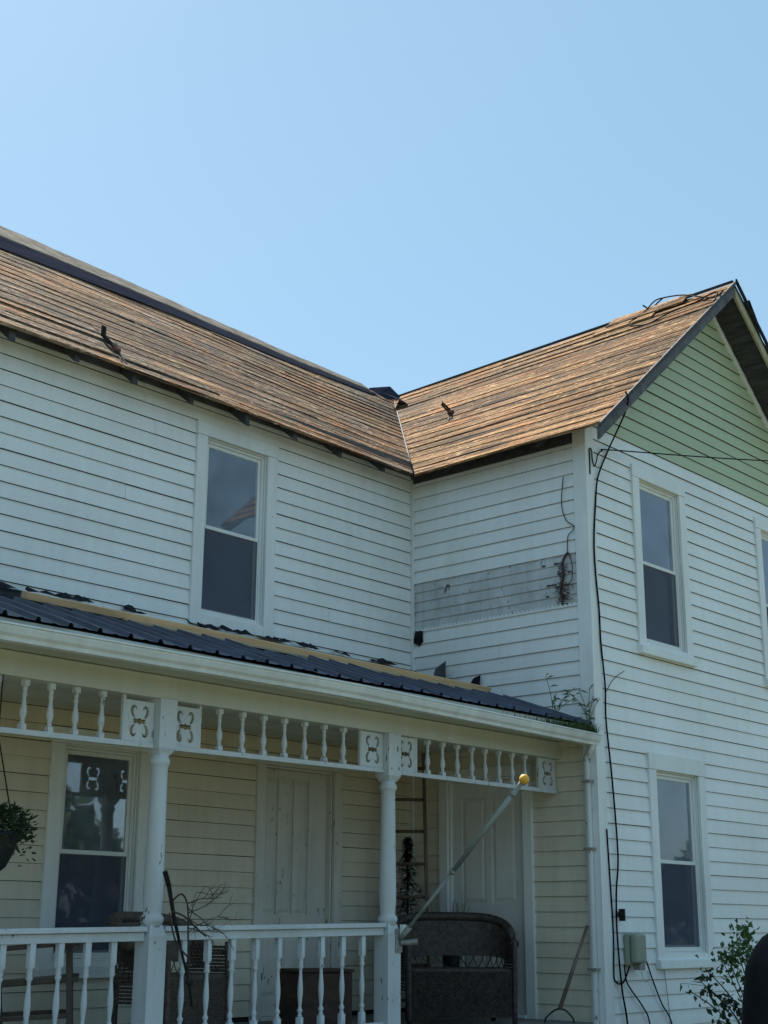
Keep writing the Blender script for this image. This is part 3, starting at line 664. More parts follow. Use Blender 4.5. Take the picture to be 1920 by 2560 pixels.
# fretwork squares with real scroll cut-outs
def fret_mesh(w, h):
    cu = bpy.data.curves.new('fret', 'CURVE'); cu.dimensions = '2D'; cu.fill_mode = 'BOTH'; cu.extrude = .007
    def poly(pts):
        s = cu.splines.new('POLY'); s.points.add(len(pts) - 1); s.use_cyclic_u = True
        for q, p in zip(s.points, pts): q.co = (p[0], p[1], 0, 1)
    poly([(-w / 2, -h / 2), (w / 2, -h / 2), (w / 2, h / 2), (-w / 2, h / 2)])
    k = min(w, h) / .25 * 1.12
    c = []
    for a, b_ in ((-.052, .010), (-.034, .018), (-.018, .010), (0, .022), (.018, .010), (.034, .018), (.052, .010), (.046, 0), (.052, -.010), (.034, -.018), (.018, -.010), (0, -.022), (-.018, -.010), (-.034, -.018), (-.052, -.010), (-.046, 0)): c.append((a * k, b_ * k))
    poly(c)
    for sx in (1, -1):
        for sy in (1, -1):
            path = [(.040, .022), (.052, .036), (.060, .056), (.057, .078), (.044, .089), (.030, .083), (.027, .070)]
            path = [(p.x, p.y) for p in spline([(a, b_, 0) for a, b_ in path], 4)]
            L, R_ = [], []
            for i, p in enumerate(path):
                q = path[min(i + 1, len(path) - 1)]; o = path[max(i - 1, 0)]; dx, dy = q[0] - o[0], q[1] - o[1]; l = math.hypot(dx, dy); t = i / (len(path) - 1)
                wd = .0080 * (.55 + .9 * math.sin(math.pi * min(1, t * 1.05 + .08))); nx, ny = -dy / l * wd, dx / l * wd; L.append((p[0] + nx, p[1] + ny)); R_.append((p[0] - nx, p[1] - ny))
            pts = [(x * sx * k, y_ * sy * k) for x, y_ in L + R_[::-1]]
            poly(pts)
    ob = bpy.data.objects.new('tmp', cu); me = bpy.data.meshes.new_from_object(ob); bpy.data.objects.remove(ob)
    me.transform(Matrix.Rotation(math.pi / 2, 4, 'X')); me.materials.clear(); me.materials.append(MT['porch_paint']); return me
frm = fret_mesh(.236, .262)
fobs = [o for o in bpy.data.objects if o.name.startswith('frieze') and o.parent is porch]
def fret(x, par): link('fretwork_panel', frm, None, par, (x, YB - .004, FZ + fz(x) + .128))
for (a, b_, s), par in zip(bays, fobs):
    if a > -6: fret(a + .119, par)
    else: fret(a + .119, par)
    fret(b_ - .119, par)
    for x in (a + .247, b_ - .247):
        m = MB(); m.box(x - .010, x + .010, YB - .012, YB + .012, FZ + fz(x) - .004, 2.975); m.build('stile', 'porch_paint', par)
# railing and balusters
bal_prof = [(0, .022), (.085, .022), (.086, .012), (.096, .019), (.108, .012), (.118, .014), (.135, .021), (.150, .012), (.165, .011), (.20, .015), (.25, .0195), (.29, .0195), (.36, .0135), (.405, .0105), (.42, .013), (.436, .022), (.452, .013), (.466, .0195), (.480, .014), (.492, .020), (.498, .021), (.64, .021)]
bam = turned(bal_prof, 0, .61, [(0, .088), (.497, .64)]).mesh('baluster'); bam.materials.append(MT['porch_paint'])
rails = [(-6.66, -4.559, [-4.78 - .199 * i for i in range(9)]), (-4.415, -2.317, [-4.225, -4.012, -3.80, -3.585, -3.368, -3.155, -2.945, -2.735, -2.524])]
for a, b_, bs in rails:
    m = MB(); h = 1.571
    def rb(m, y0, y1, t0, t1): m.hexa([(a, y0, h + rz(a) + t0), (b_, y0, h + rz(b_) + t0), (b_, y1, h + rz(b_) + t0), (a, y1, h + rz(a) + t0), (a, y0, h + rz(a) + t1), (b_, y0, h + rz(b_) + t1), (b_, y1, h + rz(b_) + t1), (a, y1, h + rz(a) + t1)])
    rb(m, YB - .055, YB + .045, -.032, 0); rb(m, YB - .028, YB + .022, -.088, -.034); ro = m.build('railing', 'porch_paint', porch, .004)
    m = MB(); rb(m, YB - .028, YB + .022, -.735, -.695); m.build('bottom_rail', 'porch_paint', ro, .003)
    for x in bs:
        o = link('baluster', bam, None, ro, (x, YB - .003, h + rz(x) - .697 + random.uniform(-.002, .002))); o.rotation_euler = (random.uniform(-.012, .012), random.uniform(-.016, .016), random.uniform(-.25, .25))
# roof deck, felt and corrugated sheets
KR = .352; zr = lambda Y: 3.987 + KR * Y
m = MB(); m.hexa([(XL, -2.07, zr(-2.07) - .05), (-.02, -2.07, zr(-2.07) - .05), (-.02, -.02, zr(-.02) - .05), (XL, -.02, zr(-.02) - .05), (XL, -2.07, zr(-2.07) - .012), (-.02, -2.07, zr(-2.07) - .012), (-.02, -.02, zr(-.02) - .012), (XL, -.02, zr(-.02) - .012)])
pr = m.build('porch_roof', 'felt', porch)
x = XL; k = 0
while x < -.05:
    W = min(.23 * 3, -.04 - x); yt = -1.20 + random.uniform(-.16, .08); yl = -2.115 + random.uniform(-.012, .012); m = MB()
    pts = []; nr = int(round(W / .23)) or 1
    for r in range(nr): b0 = r * .23; pts += [(b0, .0), (b0 + .075, .0), (b0 + .083, .005), (b0 + .110, .005), (b0 + .118, .0), (b0 + .19, .0), (b0 + .203, .026), (b0 + .222, .026)]
    pts += [(nr * .23 + .006, .0)]; sc_ = W / (nr * .23)
    ny = 5; rows = []
    for i in range(ny + 1):
        Y = lerp(yl, yt, i / ny); off = .004 * nz(x * 3, Y * 4, 2) + (k % 2) * .003; sag = .008 * max(0, (.15 - (Y - yl)) / .15) * nz(x, 3, 3)
        rows.append([(x + a * sc_, Y + (.02 * nz(x + a, 9, 4) if i in (0, ny) else 0), zr(Y) + .006 + h_ + off - abs(sag)) for a, h_ in pts])
    for a, b_ in zip(rows, rows[1:]):
        m.extrude(None, a, b_, False)
    o = m.build('metal_sheet', 'metal_roof', pr); x += W; k += 1
for i in range(13):                                        # torn felt edges and scraps
    X = XL + 1.6 + i * .48 + random.uniform(-.1, .1); Y = random.choice([-1.16, -.30, -.12, -.09, -.07]) + random.uniform(-.05, .05); s = random.uniform(.08, .22); m = MB(); rows = []
    n = 6
    top = [(X + s * 2 * j / n, Y + random.uniform(.0, .09)) for j in range(n + 1)]
    for j, (xx, yy) in enumerate(top): rows.append([(xx, Y - random.uniform(.03, .09), zr(Y - .06) + .012), (xx, yy, zr(yy) + random.uniform(.012, .055))])
    for a, b_ in zip(rows, rows[1:]): m.extrude(None, a, b_, False)
    if X + 2 * s < -.05: m.build('felt_scrap', 'felt', pr)
# gutter
gz = lambda X: 3.192 + (lerp(.010, -.008, cl((-3.2 - X) / 2.8)) if X < -3.2 else lerp(.010, -.034, cl((X + 3.2) / 3.1)))
gp = [(-2.088, 0.0), (-2.088, -.092), (-2.150, -.092), (-2.158, -.070), (-2.176, -.052), (-2.190, -.022), (-2.190, -.008), (-2.202, -.008), (-2.202, .002), (-2.184, .002), (-2.184, -.020), (-2.168, -.05), (-2.150, -.062), (-2.146, -.086), (-2.094, -.086), (-2.094, 0.0)]
m = MB(); n = 22; rows = []
for i in range(n + 1): X = lerp(XL, -.005, i / n); w = .002 * nz(X * 3, 1, 1); rows.append([(X, yy + w, gz(X) + zz + w) for yy, zz in gp])
for a, b_ in zip(rows, rows[1:]): m.extrude(None, a, b_)
m.face(rows[0]); m.face([(-.004, yy, gz(0) + zz) for yy, zz in gp[:8]])
m.build('gutter', 'gutter', porch)
m = MB(); pts = spline([(-.055, -2.125, 3.12), (-.055, -2.115, 3.04), (-.055, -2.06, 2.95), (-.052, -2.062, 2.80), (-.052, -2.062, 1.5), (-.052, -2.062, .35)], 4)
m.tube(pts, .034, 4); ds = m.build('downspout', 'downspout', porch)
for z in (2.75, 2.18, 1.2): m = MB(); m.box(-.094, -.012, -2.105, -2.018, z, z + .02); m.build('strap', 'cast_metal', ds)

# ------------------------------------------------------------------ loose things on the porch roof
m = MB(); a, b_ = Vector((-5.10, -.915, zr(-.915) + .036)), Vector((-.14, -1.05, zr(-1.05) + .036)); m.beam(a, b_, .080, .048, (0, -.33, .94))
tag(m.build('lumber', 'pine', None, .002), 'long fresh orange pine board lying along the porch roof', 'board')
m = MB(); a, b_ = Vector((-4.3, -1.00, zr(-1.00) + .012)), Vector((-.4, -1.125, zr(-1.125) + .014)); m.beam(a, b_, .06, .018, (0, -.33, .94))
tag(m.build('batten', 'pine_pale'), 'thin pale wooden batten just below the orange board', 'board')
m = MB(); P = [(-.10, -.36, 3.85), (-.10, -.395, 3.937), (-.13, -.545, 3.985), (-.12, -.53, 3.79)]; m.face(P); m.face([(p[0] - .008, p[1], p[2] - .004) for p in P]); m.extrude(None, P, [(p[0] - .008, p[1], p[2] - .004) for p in P])
tag(m.build('flashing_scrap', 'grey_wood'), 'bent grey flashing scrap standing against the side wall above the board', 'flashing')
m = MB(); P = [(-.03, -.75, 3.74), (-.03, -.80, 3.80), (-.05, -.90, 3.82), (-.05, -.88, 3.68)]; m.face(P); m.extrude(None, P, [(p[0] - .006, p[1], p[2]) for p in P]); tag(m.build('felt_flap', 'felt'), 'small black felt flap near the end of the orange board', 'felt')
m = MB(); P = [(-.07, 4.357), (-.10, 4.345), (-.13, 4.352), (-.163, 4.34), (-.160, 4.29), (-.168, 4.235), (-.13, 4.21), (-.115, 4.19), (-.09, 4.215), (-.034, 4.235), (-.05, 4.29)]
m.face([(-.021, y, z) for y, z in P]); m.face([(-.026, y, z) for y, z in P]); m.extrude(None, [(-.021, y, z) for y, z in P], [(-.026, y, z) for y, z in P]); tag(m.build('felt_patch', 'felt'), 'ragged black felt patch on the side wall beside the inner corner', 'felt')

# ------------------------------------------------------------------ roof brackets
def bracket(T, K, Bt, up, label, tab):
    T, K, Bt, up = Vector(T), Vector(K), Vector(Bt), Vector(up); e = empty('roof_bracket', K, label, 'bracket', 'steel roof jacks left on the roof')
    d = (K - T).normalized(); sd = d.cross(up).normalized()
    for s_ in (-.016, .016): m = MB(); m.beam(T + sd * s_ + up * .03, K + sd * s_ + up * .02, .010, .022, up); m.build('bar', 'iron', e)
    m = MB(); m.beam(T + up * .02, T + up * .02 + Vector((0, 0, tab)), .045, .012, d); m.build('upright', 'iron', e)
    m = MB(); m.tube([K + up * .015 - sd * .03, K + up * .015 + sd * .03], .026, 8); m.build('hinge', 'rust', e)
    for s_ in (-.022, .022): m = MB(); m.beam(K + sd * s_ * .4 + up * .01, Bt + sd * s_ + up * .006, .014, .008, up); m.build('strap', 'iron', e)
def mp(X, Y, z=0): return Vector((X, Y, zmain(X, Y) + z))
def wp_(X, Y, z=0): return Vector((X, Y, zwing(X, Y) + z))
nm = Vector((0, -.649, .761)); nw = Vector((-.643, 0, .766))
bracket(mp(-3.80, .20), mp(-3.80, .0), mp(-3.87, -.22), nm, 'iron roof jack near the eave of the long left roof', .10)
bracket(wp_(1.142, .399) + Vector((-.06, .066, .09)), wp_(1.142, .399), wp_(.95, .26), nw, 'iron roof jack on the wing roof near the valley', .03)

# ------------------------------------------------------------------ cables
def cable(pts, r, label, name='cable', n=6, mat='cable', par=None):
    m = MB(); m.tube(spline(pts, n), r, 7); o = m.build(name, mat, par)
    if label: tag(o, label, 'cable')
    return o
c1 = [(.14, -2.50, 6.32), (.172, -2.505, 6.234), (.25, -2.40, 6.13), (.34, -2.22, 5.97), (.333, -2.156, 5.857), (.151, -2.156, 5.562), (.094, -2.156, 5.3), (.045, -2.156, 4.928), (.05, -2.156, 4.63), (.084, -2.156, 4.286), (.09, -2.156, 3.999), (.133, -2.156, 3.608), (.125, -2.156, 3.301), (.187, -2.156, 2.767), (.229, -2.156, 2.149), (.18, -2.156, 1.838), (.167, -2.156, 1.504), (.207, -2.156, 1.059), (.27, -2.156, .771), (.30, -2.156, .2)]
cable(c1, .008, 'thick black cable hanging down the gable wall from the rake')
cable([(.075, -2.152, 2.36), (.096, -2.152, 1.952), (.115, -2.152, 1.504), (.099, -2.152, 1.17), (.125, -2.154, 1.109), (.179, -2.156, 1.092), (.242, -2.16, 1.116), (.326, -2.165, 1.233)], .007, 'thin black cable looping up into the grey utility box')
cable([(.494, -2.165, 1.421), (.60, -2.165, 1.26), (.698, -2.16, 1.102), (.831, -2.156, .911), (.981, -2.156, .741), (1.1, -2.156, .3)], .0065, 'black cable slanting right and down from the utility box')
cable([(.252, -2.16, 1.244), (.28, -2.156, 1.121), (.342, -2.156, 1.046), (.525, -2.156, .895), (.621, -2.156, .756), (.7, -2.156, .3)], .0065, 'black cable curving down below the utility box')
cable([(.905, -2.150, 1.19), (.937, -2.152, .973), (.961, -2.152, .741), (.97, -2.152, .3)], .004, 'thin grey wire dropping from the lower window sill', mat='utility')
A0, A1 = Vector((.341, -2.175, 5.871)), Vector((2.532, -2.70, 6.202)); d_ = A1 - A0
cable([(.030, -2.15, 5.56), (.030, -2.152, 5.70), (.030, -2.152, 5.805), (.060, -2.156, 5.80), (.068, -2.156, 5.707), (.09, -2.16, 5.651), (.127, -2.16, 5.701), (.150, -2.165, 5.78), (.223, -2.17, 5.836), A0, A0 + d_ * .5 + Vector((0, 0, -.006)), A1, A0 + d_ * 2.2 + Vector((0, 0, .05)), A0 + d_ * 6 + Vector((0, 0, .5))], .006, 'black service wire running off to the right from the gable corner')
rc = [(2.16, -2.52, 8.06), (2.064, -2.435, 7.97), (2.423, -1.912, 8.29), (2.58, -1.577, 8.42), (2.55, -1.455, 8.40), (2.389, -1.422, 8.23), (2.273, -1.353, 8.12), (2.18, -1.329, 8.035), (2.047, -1.475, 7.923), (1.957, -1.71, 7.848), (2.113, -1.894, 7.978), (2.158, -2.209, 8.03), (2.226, -2.315, 8.10), (2.169, -2.445, 8.07), (1.95, -2.512, 7.86)]
cable(rc, .008, 'black cable looped over the wing ridge near the gable peak')
cable([(2.56, -1.56, 8.41), (2.50, -1.49, 8.32), (2.50, -1.44, 8.25), (2.52, -1.37, 8.33), (2.5, -1.33, 8.37)], .009, 'short black wire end curling off the ridge cable loop')
# utility box
e = empty('utility_box', (.42, -2.16, 1.21), 'grey plastic utility box with rounded lid on the gable wall', 'utility box')
m = MB(); m.box(.285, .485, -2.19, -2.14, 1.235, 1.50); m.build('back_plate', 'utility', e, .012)
m = MB(); m.box(.297, .473, -2.255, -2.192, 1.255, 1.495); m.build('cover', 'utility', e, .02)
m = MB(); m.box(.37, .455, -2.24, -2.17, 1.20, 1.252); m.build('gland', 'cast_metal', e, .006)
m = MB(); m.tube(spline([(.46, -2.19, 1.205), (.48, -2.2, 1.13), (.54, -2.2, 1.10), (.575, -2.2, 1.15), (.55, -2.2, 1.19)], 5), .0025, 5); m.build('wire', 'utility', e)
m = MB(); m.tube([(.225, -2.148, 1.655), (.225, -2.19, 1.655)], [.028, .02], 8); m.box(.215, .238, -2.20, -2.15, 1.60, 1.70); tag(m.build('wire_clip', 'iron'), 'small dark wire clip on the siding above the utility box', 'clip')

# ------------------------------------------------------------------ dead vine on the side wall
e = empty('dead_vine', (-.03, -1.9, 4.36), 'dead reddish vine clinging to bare boards beside the wing corner', 'vine')
for i, (pts, r) in enumerate([([(-.03, -1.892, 5.574), (-.03, -1.867, 5.392), (-.03, -1.867, 5.275), (-.03, -1.907, 5.152), (-.03, -1.985, 5.084), (-.03, -1.98, 5.04), (-.03, -1.924, 4.996), (-.03, -1.91, 4.865)], .0045),
        ([(-.03, -1.91, 4.865), (-.03, -1.935, 4.80), (-.032, -1.96, 4.70), (-.03, -1.945, 4.58), (-.03, -1.884, 4.53)], .004), ([(-.03, -1.918, 4.845), (-.035, -1.861, 4.76), (-.035, -1.865, 4.627), (-.035, -1.83, 4.52), (-.035, -1.847, 4.386)], .011)]):
    m = MB(); sp = spline(pts, 6); m.tube([p + Vector((0, .012 * nz(j, i, 1), .01 * nz(j, i, 5))) for j, p in enumerate(sp)], r, 6); m.build('stem', 'dead_vine', e)
m = MB()
for i in range(130):
    t = random.random(); z = lerp(4.39, 4.76, t ** 1.3); y = -1.845 + random.gauss(0, .018 + .02 * (z < 4.6)); a = Vector((-.03, y, z)); d = Vector((random.uniform(-.4, .2), random.uniform(-1, 1), random.uniform(-.6, .8))).normalized(); m.tube([a, a + d * random.uniform(.02, .06)], .0028, 3, False)
tag(m.build('rootlets', 'dead_vine', e), kind='stuff')

# ------------------------------------------------------------------ flagpole
PX = -2.205; e = empty('flag_bracket', (PX, YB - .075, 1.42), 'cast metal double flag bracket screwed to the second porch post', 'bracket')
m = MB(); m.box(PX - .035, PX + .035, YB - .083, YB - .0725, 1.36, 1.53); m.build('plate', 'cast_metal', e, .003)
dv = Vector((0.09, -.69, .72)).normalized(); s0 = Vector((PX + .005, YB - .085, 1.455))
m = MB(); m.tube([s0, s0 + dv * .05, s0 + dv * .12], [.018, .021, .022], 14); m.build('socket', 'cast_metal', e)
d2 = Vector((.62, -.72, .05)).normalized(); s1 = Vector((PX + .01, YB - .085, 1.43)); m = MB()
m.tube([s1, s1 + d2 * .05, s1 + d2 * .13], [.018, .021, .024], 14, False); m.tube([s1 + d2 * .06, s1 + d2 * .13], [.015, .016], 14); m.build('socket', 'cast_metal', e)
m = MB(); m.box(PX + .0, PX + .035, YB - .12, YB - .088, 1.48, 1.56); m.build('wing_nut', 'trim', e)
e = empty('flagpole', tuple(s0), 'bare grey flagpole with yellow ball slanting up from the porch post', 'flagpole'); base = s0 + dv * .03
L = 1.50; m = MB(); m.tube([base, base + dv * .63], .0125, 12); m.build('lower_tube', 'pole_metal', e)
m = MB(); m.tube([base + dv * .62, base + dv * L], .0185, 14); up = m.build('upper_tube', 'pole_metal', e)
for t in (.62, L - .13): m = MB(); m.tube([base + dv * t, base + dv * (t + .03)], .0225, 14); m.build('ring', 'cast_metal', up)
m = MB(); q = base + dv * (L - .14); m.tube([q, q + Vector((-.02, -.01, .03)), q + Vector((-.01, -.02, .06)), q + dv * .06], .004, 6); m.build('clip', 'cast_metal', up)
me = bpy.data.meshes.new('ball'); bm = bmesh.new(); bmesh.ops.create_uvsphere(bm, u_segments=24, v_segments=16, radius=.037); bm.to_mesh(me); bm.free()
for p in me.polygons: p.use_smooth = True
link('ball', me, 'ball', e, base + dv * (L + .025))

# ------------------------------------------------------------------ garden fork leaning on the side wall
e = empty('garden_fork', (-.40, -1.84, FL), 'long-handled fork leaning in the corner beside the downspout', 'garden tool')
a, b_ = Vector((-.075, -2.02, 1.56)), Vector((-.36, -1.915, .905)); m = MB(); m.tube([a, b_], [.013, .018], 10); m.build('handle', 'handle', e)
for s in (-1, 1):
    sd = Vector((.66, -.74, 0)) * s; m = MB(); m.tube(spline([b_, b_ + sd * .05 + Vector((0, 0, -.015)), b_ + sd * .11 + Vector((-.01, 0, -.07)), b_ + sd * .12 + Vector((-.01, 0, -.11))], 5), .007, 7); m.build('tine', 'iron', e)

# ------------------------------------------------------------------ ladder, tree, dry stems
rt = Vector((.668, -.744, 0)); e = empty('ladder', (-.6, -.5, FL), 'brown wooden ladder leaning in the porch corner', 'ladder')
lc0 = Vector((-.63, -.52, FL)); lc1 = Vector((-.40, -.28, 3.1))
for s in (-1, 1):
    m = MB(); m.beam(lc0 + rt * .172 * s, lc1 + rt * .158 * s, .028, .06, (-.7, -.7, 0)); m.build('side_rail', 'ladder_wood', e, .003)
for i in range(8):
    c = lerp(lc0, lc1, (.14 + i * .29) / 2.31); m = MB(); m.tube([c - rt * .16, c + rt * .16], .0145, 8); m.build('rung', 'ladder_wood', e)
e = empty('artificial_tree', (-.36, -.26, FL), 'dark artificial fir tree standing behind the ladder', 'tree')
m = MB(); m.tube([(-.36, -.26, FL), (-.36, -.26, 2.3)], [.02, .006], 6); m.build('trunk', 'bark', e)
m = MB()
for i in range(3000):
    t = random.random() ** .8; z = lerp(1.25, 2.34, t); R = .36 * (1 - t) ** .85 + .015; R *= .72 + .28 * math.sin(z * 28); a = random.uniform(0, 6.28); r = R * math.sqrt(random.random()); c = Vector((-.36 + r * math.cos(a), -.26 + r * math.sin(a), z))
    if c.x > -.03 or c.y > -.03: continue
    d = Vector((math.cos(a), math.sin(a), random.uniform(-.7, .3))).normalized() * random.uniform(.03, .06); s = d.cross(Vector((0, 0, 1))).normalized() * .009; m.face([c - s, c + s, c + d])
m.build('foliage', 'leaf_fir', e)
m = MB()
for i in range(26):
    a = Vector((-.18 + random.gauss(0, .05), -.62 + random.gauss(0, .05), 1.35)); b_ = a + Vector((random.gauss(0, .08), random.gauss(0, .08), random.uniform(.25, .45))); m.tube([a, lerp(a, b_, .5) + Vector((random.gauss(0, .015), 0, 0)), b_], [.004, .004, .002], 4)
e = empty('reed_vase', (-.18, -.62, FL), 'bunch of dry reed stems standing in the porch corner', 'dried plant'); tag(m.build('stems', 'straw', e), kind='stuff')
m = MB(); m.lathe([(FL, .06), (1.2, .075), (1.40, .085), (1.401, .07)], -.18, -.62, 14); m.build('vase', 'pot_dark', e)

# ------------------------------------------------------------------ wicker seats
def wickerweave(F3, w, h, nx, nz_, m, amp=.006):
    # woven sheet: F3(s,t,off) -> point; alternating over/under strands
    for j in range(nz_):
        t0, t1 = j / nz_, (j + .86) / nz_; row = []
        for i in range(nx + 1):
            off = amp * (1 if (i + j) % 2 else -1); s = i / nx; row.append((F3(s, t0, off * .4), F3(s, (t0 + t1) / 2, off + .004), F3(s, t1, off * .4)))
        for a, b_ in zip(row, row[1:]): m.face([a[0], b_[0], b_[1], a[1]]); m.face([a[1], b_[1], b_[2], a[2]])
def wicker_seat(name, label, cat, cx, cy, face, width, backtop, seatz, mat, lattice=True):
    # face: angle of facing direction in plan
    f = Vector((math.cos(face), math.sin(face), 0)); s_ = Vector((-math.sin(face), math.cos(face), 0)); C = Vector((cx, cy, FL)); e = empty(name, (cx, cy, FL), label, cat)
    W2 = width / 2; dep = .26
    def plan(s):            # s in 0..1 runs arm front - back - arm front, rounded
        a = lerp(-1, 1, s); ang = a * math.radians(104); x = math.sin(ang); y = math.cos(ang)
        return s_ * (W2 * math.copysign(abs(x) ** .62, x)) - f * (dep * y) 
    def topz(s):
        a = abs(lerp(-1, 1, s)); q = cl((a - .04) / .76); return lerp(FL + seatz + .22, backtop, math.sqrt(max(0.0, 1 - q ** 2.1)))
    holes = (.30, .70)
    def F3(s, t, off):
        p = plan(s); z0 = seatz + .02; z = lerp(z0, topz(s) - FL, t); n_ = (p).normalized(); lean = .10 * t
        return C + p * (1 + lean) + n_ * off + Vector((0, 0, z - 0))
    seatz_ = seatz; m = MB()
    nxx = int(width * 70)
    # upper woven band and lower lattice band
    def U(s, t, off): return F3(s, lerp(.24 if lattice else .0, 1, t), off)
    wickerweave(U, 1, 1, int(nxx * .6), 18, m, .010); row = [(U(i / 40, 0, -.014), U(i / 40, 1, -.014)) for i in range(41)]
    for a, b_ in zip(row, row[1:]): m.face([a[0], b_[0], b_[1], a[1]])
    m.build('backrest', mat, e)
    if lattice:
        m = MB(); n = int(width * 16)
        for i in range(n):
            s0 = .12 + .76 * i / n
            for d in (-.035, .035):
                if 0 <= s0 + d <= 1: m.tube([F3(s0, .0, 0), F3(s0 + d, .25, 0)], .004, 4, False)
        m.build('lattice', mat, e)
    m = MB(); m.tube([F3(i / 60, 1, 0) for i in range(61)], .038, 10); m.build('rim', mat, e)
    m = MB()
    def SK(s, t, off): 
        p = s_ * lerp(-W2 * .96, W2 * .96, s) + f * (dep * .95 + .02 * math.sin(s * 3.14)); return C + p + f * off + Vector((0, 0, lerp(.05, seatz + .01, t)))
    wickerweave(SK, 1, 1, int(width * 55), 24, m); m.face([SK(0, 0, -.014), SK(1, 0, -.014), SK(1, 1, -.014), SK(0, 1, -.014)]); m.build('apron', mat, e)
    m = MB(); c8 = [C + s_ * a + f * b_ + Vector((0, 0, z)) for z in (seatz - .03, seatz + .03) for a, b_ in ((-W2 * .93, -dep * .8), (W2 * .93, -dep * .8), (W2 * .93, dep * .93), (-W2 * .93, dep * .93))]; m.hexa(c8); m.build('seat', mat, e, .02)
    for a in (-1, 1):
        m = MB(); top = C + s_ * (W2 * .97 * a) + f * (dep * .93) + Vector((0, 0, seatz + .245)); bot = C + s_ * (W2 * .95 * a) + f * (dep * .96); m.tube(spline([bot, lerp(bot, top, .5) + f * .012, top], 5), [.022] * 11, 8); m.build('leg', mat, e)
        m = MB(); m.tube([C + s_ * (W2 * .8 * a) - f * dep * .7, C + s_ * (W2 * .8 * a) - f * dep * .7 + Vector((0, 0, seatz))], .02, 8); m.build('leg', mat, e)
        def AR(s, t, off): 
            q = C + s_ * (W2 * .98 * a) + f * lerp(-dep * .5, dep * .93, s) + Vector((0, 0, lerp(seatz - .15, seatz + .22, t))); return q + s_ * off * a
        m = MB(); wickerweave(AR, 1, 1, 22, 16, m); m.build('arm', mat, e)
    return e
wicker_seat('wicker_settee', 'dark brown wicker settee behind the second porch post', 'settee', -.86, -1.22, math.radians(-128), .92, FL + .84, .40, 'wicker')
wicker_seat('wicker_chair', 'weathered brown wicker armchair behind the first porch post', 'chair', -3.78, -1.02, math.radians(-70), .88, FL + .81, .40, 'wicker_grey')
# brown box
m = MB(); Tb = lambda x, y, z: (-2.18 + x * .93 + y * .35, -.85 - x * .35 + y * .93, z)
e = empty('storage_box', (-2.18, -.85, FL), 'plain dark brown box standing by the boarded door', 'box')
m.box(-.20, .26, -.2, .2, FL + .02, 1.20, Tb); m.build('body', 'box_brown', e, .006); m = MB(); m.box(-.212, .272, -.212, .212, 1.203, 1.225, Tb); m.build('lid', 'box_brown', e, .004)
# wooden rocker at far left
e = empty('rocking_chair', (-5.0, -1.15, FL), 'dark wooden rocking chair at the left edge of the porch', 'rocking chair')
Tr = lambda x, y, z: (-4.93 + x * .80 + y * .6, -1.12 - x * .6 + y * .80, FL + z)
def rbm(name, a, b_, w, h): m = MB(); m.beam(Tr(*a), Tr(*b_), w, h); return m.build(name, 'rocker_wood', e, .004)
for y in (-.25, .25):
    rbm('leg', (.24, y, .06), (.20, y, .62), .035, .035); rbm('leg', (-.20, y, .06), (-.24, y, .45), .035, .035); rbm('back_post', (-.22, y, .38), (-.42, y * .95, 1.05), .032, .04)
    rbm('armrest', (-.30, y * 1.04, .60), (.27, y * 1.1, .65), .07, .025); m = MB(); m.tube(spline([Tr(-.55, y, .10), Tr(-.2, y, .03), Tr(.2, y, .03), Tr(.5, y, .09)], 6), .018, 6); m.build('rocker', 'rocker_wood', e)
m = MB(); m.hexa([Tr(-.25, -.24, .38), Tr(.27, -.27, .42), Tr(.27, .27, .42), Tr(-.25, .24, .38), Tr(-.25, -.24, .41), Tr(.27, -.27, .455), Tr(.27, .27, .455), Tr(-.25, .24, .41)]); m.build('seat', 'rocker_wood', e, .006)
for i in range(5): y = -.18 + .09 * i; rbm('slat', (-.25, y, .43), (-.40, y, .98), .045, .012)
rbm('top_rail', (-.41, -.26, 1.0), (-.41, .26, 1.0), .03, .10); rbm('stretcher', (.22, -.25, .25), (.22, .25, .25), .025, .025); rbm('stretcher', (-.2, .25, .2), (.22, .25, .22), .025, .025); rbm('stretcher', (-.2, -.25, .2), (.22, -.25, .22), .025, .025)
# sticks tied to the first post
e = empty('stick_bundle', (-4.33, -1.90, 1.2), 'dark iron rod and dead twigs tied in front of the first porch post', 'sticks')
m = MB(); m.tube([(-4.565, -1.90, 1.87), (-4.53, -1.90, 1.79)], .016, 8); m.tube([(-4.53, -1.90, 1.79), (-4.477, -1.90, 1.602), (-4.41, -1.90, 1.41), (-4.325, -1.895, 1.20), (-4.29, -1.89, 1.06)], [.015, .0125, .009, .008, .007], 7); m.build('rod', 'iron', e)
def twig(m, p, d, L, r, depth):
    pts = [p]; 
    for i in range(5): d = (d + Vector((random.gauss(0, .22), random.gauss(0, .14), random.gauss(0, .22)))).normalized(); pts.append(pts[-1] + d * L / 5)
    m.tube(pts, [r * (1 - .12 * i) for i in range(6)], 5, False)
    if depth:
        for i in range(3): twig(m, random.choice(pts[2:]), (d + Vector((random.gauss(0, .7), random.gauss(0, .4), random.gauss(0, .6)))).normalized(), L * .5, r * .6, depth - 1)
for pts in ([(-4.33, -1.90, 1.22), (-4.355, -1.905, 1.457), (-4.375, -1.91, 1.66), (-4.43, -1.91, 1.735), (-4.50, -1.905, 1.69)], [(-4.34, -1.9, 1.35), (-4.46, -1.91, 1.45), (-4.52, -1.91, 1.62)], [(-4.5, -1.905, 1.63), (-4.40, -1.91, 1.60), (-4.28, -1.91, 1.52), (-4.22, -1.92, 1.48)]):
    m = MB(); m.tube(spline(pts, 6), .006, 6); m.build('twig', 'bark', e)
